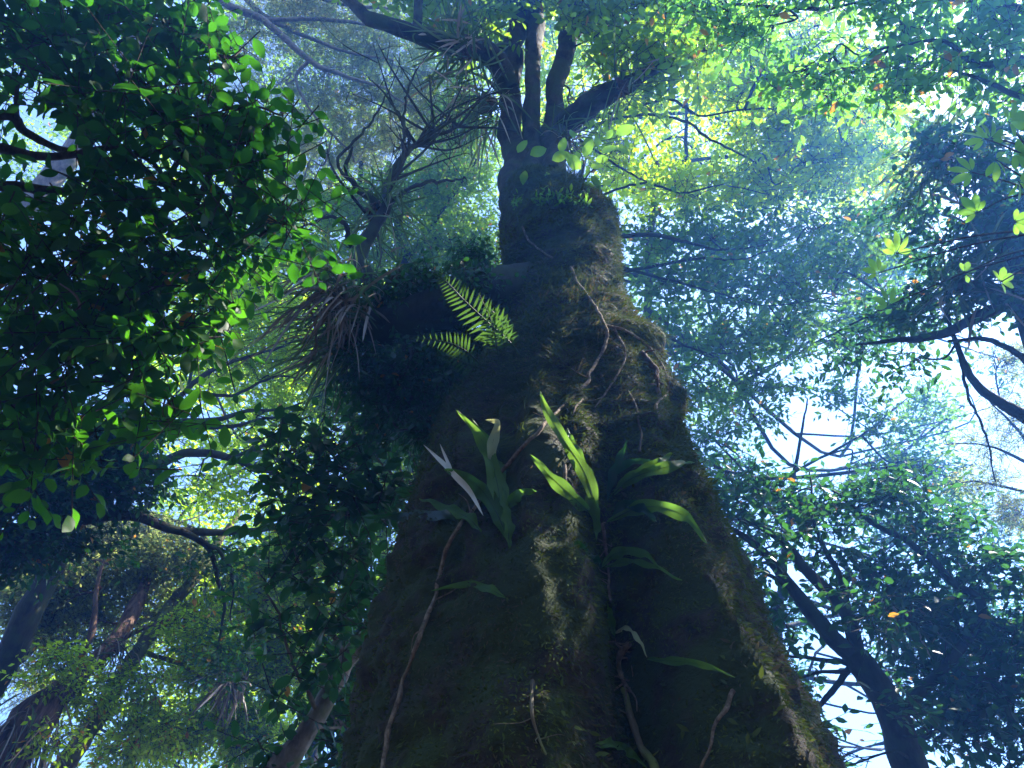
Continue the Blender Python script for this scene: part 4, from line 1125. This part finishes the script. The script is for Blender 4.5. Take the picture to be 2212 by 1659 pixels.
# creeper with a few round sunlit leaves on the collar
o = thing("climbing_vine", "creeper with round sunlit yellow-green leaves on the neck of the trunk below the fork", "vine", P(1180, 360, D - .3))
mb = MB()
for pix in ([(1290, 430), (1255, 395), (1200, 385), (1170, 392), (1130, 378)], [(1255, 395), (1290, 360), (1320, 330)], [(1200, 385), (1190, 420), (1200, 440)], [(1250, 400), (1262, 350), (1240, 318)]):
    pts = [P(u, v, DN - .6) for u, v in pix]
    tube(mb, pts, np.linspace(.008, .003, len(pts)), 5, 0, 5, .2, .05, 3)
mb.build("stem", [B_TWIG], o)
mb = MB()
lv = [(1118, 330, 1), (1145, 335, .5), (1135, 368, -1.8), (1180, 372, -1.4), (1192, 346, .4), (1212, 330, 1.4), (1240, 345, .9), (1262, 340, 1.2), (1275, 362, .2), (1262, 392, -1), (1300, 330, .5), (1310, 300, 1.0), (1330, 290, .4), (1290, 318, 1.5), (1276, 380, -.8), (1225, 410, -1.5), (1240, 300, 1.8), (1285, 345, .1), (1255, 366, 2.4), (1335, 318, -.4)]
pos = np.array([P(u, v, DN - .62 + .1 * math.sin(u)) for u, v, a in lv])
dr = np.array([RIGHT * math.cos(a) + UP * math.sin(a) + FWD * .2 * math.sin(u) for u, v, a in lv])
nvv = np.array([-FWD + .5 * np.array([math.sin(u), math.cos(v), .5]) for u, v, a in lv])
place(mb, leaf_template(7, .3, .15, .18, .45, .1), pos, dr, nvv, np.array([.15 + .04 * math.sin(v) for u, v, a in lv]), 0, np.array([.3 + .6 * ((u * 7) % 10) / 10 for u, v, a in lv]))
mb.build("leaves", [M_YOUNG], o)


# vines and roots on the trunk
def vine(label, pix, r0, r1, mat, off=.012, cat="vine", name="vine", group="vines and roots on the trunk", side=None):
    pts = [on_trunk(u, v, off) for u, v in pix]
    o = thing(name, label, cat, pts[-1], group)
    n = len(pts)
    mb = MB()
    rs = np.linspace(r0, r1, n) * (1 + .15 * np.sin(np.arange(n) * 2.1))
    pth, _ = tube(mb, pts, rs, 9, 0, 8, .30, r0 * 1.3, int(pix[0][0]), 30)
    if side:
        rl = np.random.default_rng(int(pix[0][0]))
        for k in range(side):
            a = pth[rl.integers(0, len(pth))]
            e = a + rl.normal(size=3) * .05 + np.array([0, -.01, -.03])
            tube(mb, [a, (a + e) / 2 + rl.normal(size=3) * .012, e], [r0 * .35, r0 * .25, r0 * .1], 5, 0, 4, .2, 0, k)
    mb.build("stem", [mat], o)


vine("long pale vine crossing the whole trunk diagonally to its bottom left", [(1231, 586), (1245, 616), (1285, 667), (1301, 710), (1305, 742), (1286, 786), (1262, 812), (1259, 832), (1212, 890), (1150, 952), (1095, 1020), (1040, 1090), (1000, 1150), (966, 1220), (944, 1292), (925, 1345), (905, 1405), (890, 1465), (870, 1530), (852, 1590), (838, 1680)], .0095, .0075, B_VINE, .030, side=14)
vine("short reddish root hanging beside the long vine on the upper right trunk", [(1321, 713), (1334, 740), (1346, 768), (1342, 793), (1311, 840), (1281, 888)], .0075, .004, B_VINE, .030, side=5)
vine("thin looping vine swinging clear of the trunk's right edge", [(1301, 707), (1355, 720), (1390, 742), (1418, 780), (1434, 815), (1436, 848), (1420, 880), (1418, 906)], .008, .006, B_VINE, .02)
vine("frayed strip of bark curling off the trunk's right edge inside the looping vine", [(1380, 768), (1400, 786), (1416, 822), (1422, 858)], .022, .010, B_BROWN, .02, cat="bark strip", name="bark_strip", group=None, side=8)
vine("dark thread-like vine down the right flank above the right fern", [(1358, 853), (1372, 880), (1381, 914), (1384, 950), (1380, 985)], .006, .005, B_TWIG, .025)
vine("tiny reddish rootlet above the right strap fern's base", [(1252, 866), (1244, 884), (1238, 905)], .006, .003, B_VINE, .02, cat="root", name="root")
vine("tiny reddish rootlet among the narrow fronds' bases", [(1212, 1014), (1218, 1040), (1232, 1060), (1244, 1072)], .007, .004, B_VINE, .025, cat="root", name="root")
vine("pale broken root on the lower right buttress", [(1588, 1500), (1566, 1535), (1548, 1572), (1545, 1610), (1527, 1665)], .008, .004, B_VINE, .02, cat="root", name="root")
vine("thick mossy root sliding out of the trunk fold at the bottom", [(1352, 1490), (1365, 1540), (1388, 1605), (1424, 1662)], .010, .014, B_MOSSY, .012, cat="root", name="root", side=4)
vine("reddish frayed root bunch in the trunk fold below the withered frond", [(1366, 1392), (1350, 1412), (1346, 1450), (1362, 1492)], .012, .008, B_VINE, .014, cat="root", name="root", side=14)
vine("moss-clad rootlet trailing down the dark lower trunk", [(1151, 1478), (1148, 1540), (1160, 1590), (1182, 1634)], .006, .003, B_MOSSY, .012, cat="root", name="root", side=5)
vine("hair-thin vine wriggling over the uppermost mossy bulge", [(1131, 494), (1146, 520), (1160, 540), (1180, 556), (1196, 562)], .008, .007, B_VINE, .025)
vine("rusty stalk rising between the right and lower strap ferns", [(1292, 1130), (1296, 1180), (1304, 1250), (1300, 1300)], .0075, .004, B_VINE, .030, side=10)

# ------------------------------------------------------------------ sapling with five-leaflet leaves near the lens, right
sap = thing("five_leaflet_sapling", "sapling with bright five-leaflet leaf sprigs at the right edge", "sapling", (4.6, 3.2, gz(4.6, 3.2)))
mb = MB()
sp, _ = tube(mb, [np.array([4.6, 3.2, gz(4.6, 3.2) - .1]), np.array([4.3, 3.3, 2.0]), P(2420, 900, 4.3), P(2330, 560, 4.2), P(2250, 330, 4.2)], [.04, .034, .026, .017, .009], 9, 0, 8, .15, .03)
mb.build("stem", [B_TWIG], sap)
T_LEAFLET = leaf_template(8, .21, .18, .2, .58)
for k, (u, v, a0, sz, ti, dd) in enumerate([(2178, 262, .4, 52, .8, 4.0), (2128, 300, 2.6, 40, .7, 4.1), (2150, 345, -.6, 50, .6, 4.0), (2100, 372, 2.9, 46, .6, 4.1), (2190, 330, -.2, 50, .3, 4.2), (1936, 548, 1.6, 44, .75, 4.3), (1898, 590, 2.2, 34, .6, 4.4), (2200, 392, -.6, 46, .8, 3.9), (2084, 590, .4, 34, .5, 4.5), (2140, 300, 1.2, 44, .25, 4.2),
                                            (2110, 460, 2.4, 44, .15, 4.4), (1920, 660, 2.0, 40, .15, 4.6), (2190, 480, 0, 40, .3, 4.2), (2160, 610, .5, 40, .4, 4.3)]):
    c = P(u, v, dd)
    mb = MB()
    j = int(np.argmin(np.linalg.norm(sp - c, axis=1) + 1.0 * np.maximum(0, sp[:, 2] - c[2])))
    tube(mb, [sp[j], (sp[j] + c) / 2 + np.array([0, 0, .06]), c], [.008, .006, .0035], 5, 1, 5, .1, 0, k)
    ang = a0 + np.array([-1.9, -.95, 0, .95, 1.9]) * .72
    ln = sz * dd / F * np.array([.65, .9, 1.0, .9, .65])
    dr = RIGHT * np.cos(ang)[:, None] + UP * np.sin(ang)[:, None] + FWD * .25 * math.sin(k)
    place(mb, T_LEAFLET, np.repeat(c[None], 5, 0) + dr * .012, dr, np.repeat((-FWD + .35 * np.array([math.sin(k * 3), math.cos(k * 5), .8]))[None], 5, 0) + .2 * rng.normal(size=(5, 3)), ln, 0, np.clip(np.full(5, ti) + .1 * rng.normal(size=5), .1, .94))
    mb.build("leaf_sprig", [M_YOUNG, B_TWIG], sap)

# ------------------------------------------------------------------ blue haze box, added to stand in for a lens-flare veil
hz = MB()
x0, x1, y0, y1, z0, z1 = -62, 62, -52, 72, -2.5, 32
hv = [(x0, y0, z0), (x1, y0, z0), (x1, y1, z0), (x0, y1, z0), (x0, y0, z1), (x1, y0, z1), (x1, y1, z1), (x0, y1, z1)]
hz.add(hv, [[0, 3, 2, 1], [4, 5, 6, 7], [0, 1, 5, 4], [1, 2, 6, 5], [2, 3, 7, 6], [3, 0, 4, 7]])
m, n, l = mat_new("flare_veil_haze")
out = n.new("ShaderNodeOutputMaterial")
pv = n.new("ShaderNodeVolumePrincipled")
pv.inputs["Color"].default_value = (0.09, 0.33, 1.0, 1)
pv.inputs["Density"].default_value = 0.009
pv.inputs["Anisotropy"].default_value = 0.55
l.new(pv.outputs[0], out.inputs["Volume"])
haze = hz.build("haze", [m])
haze["kind"] = "stuff"
haze.data.polygons.foreach_set("use_smooth", [False] * 6)
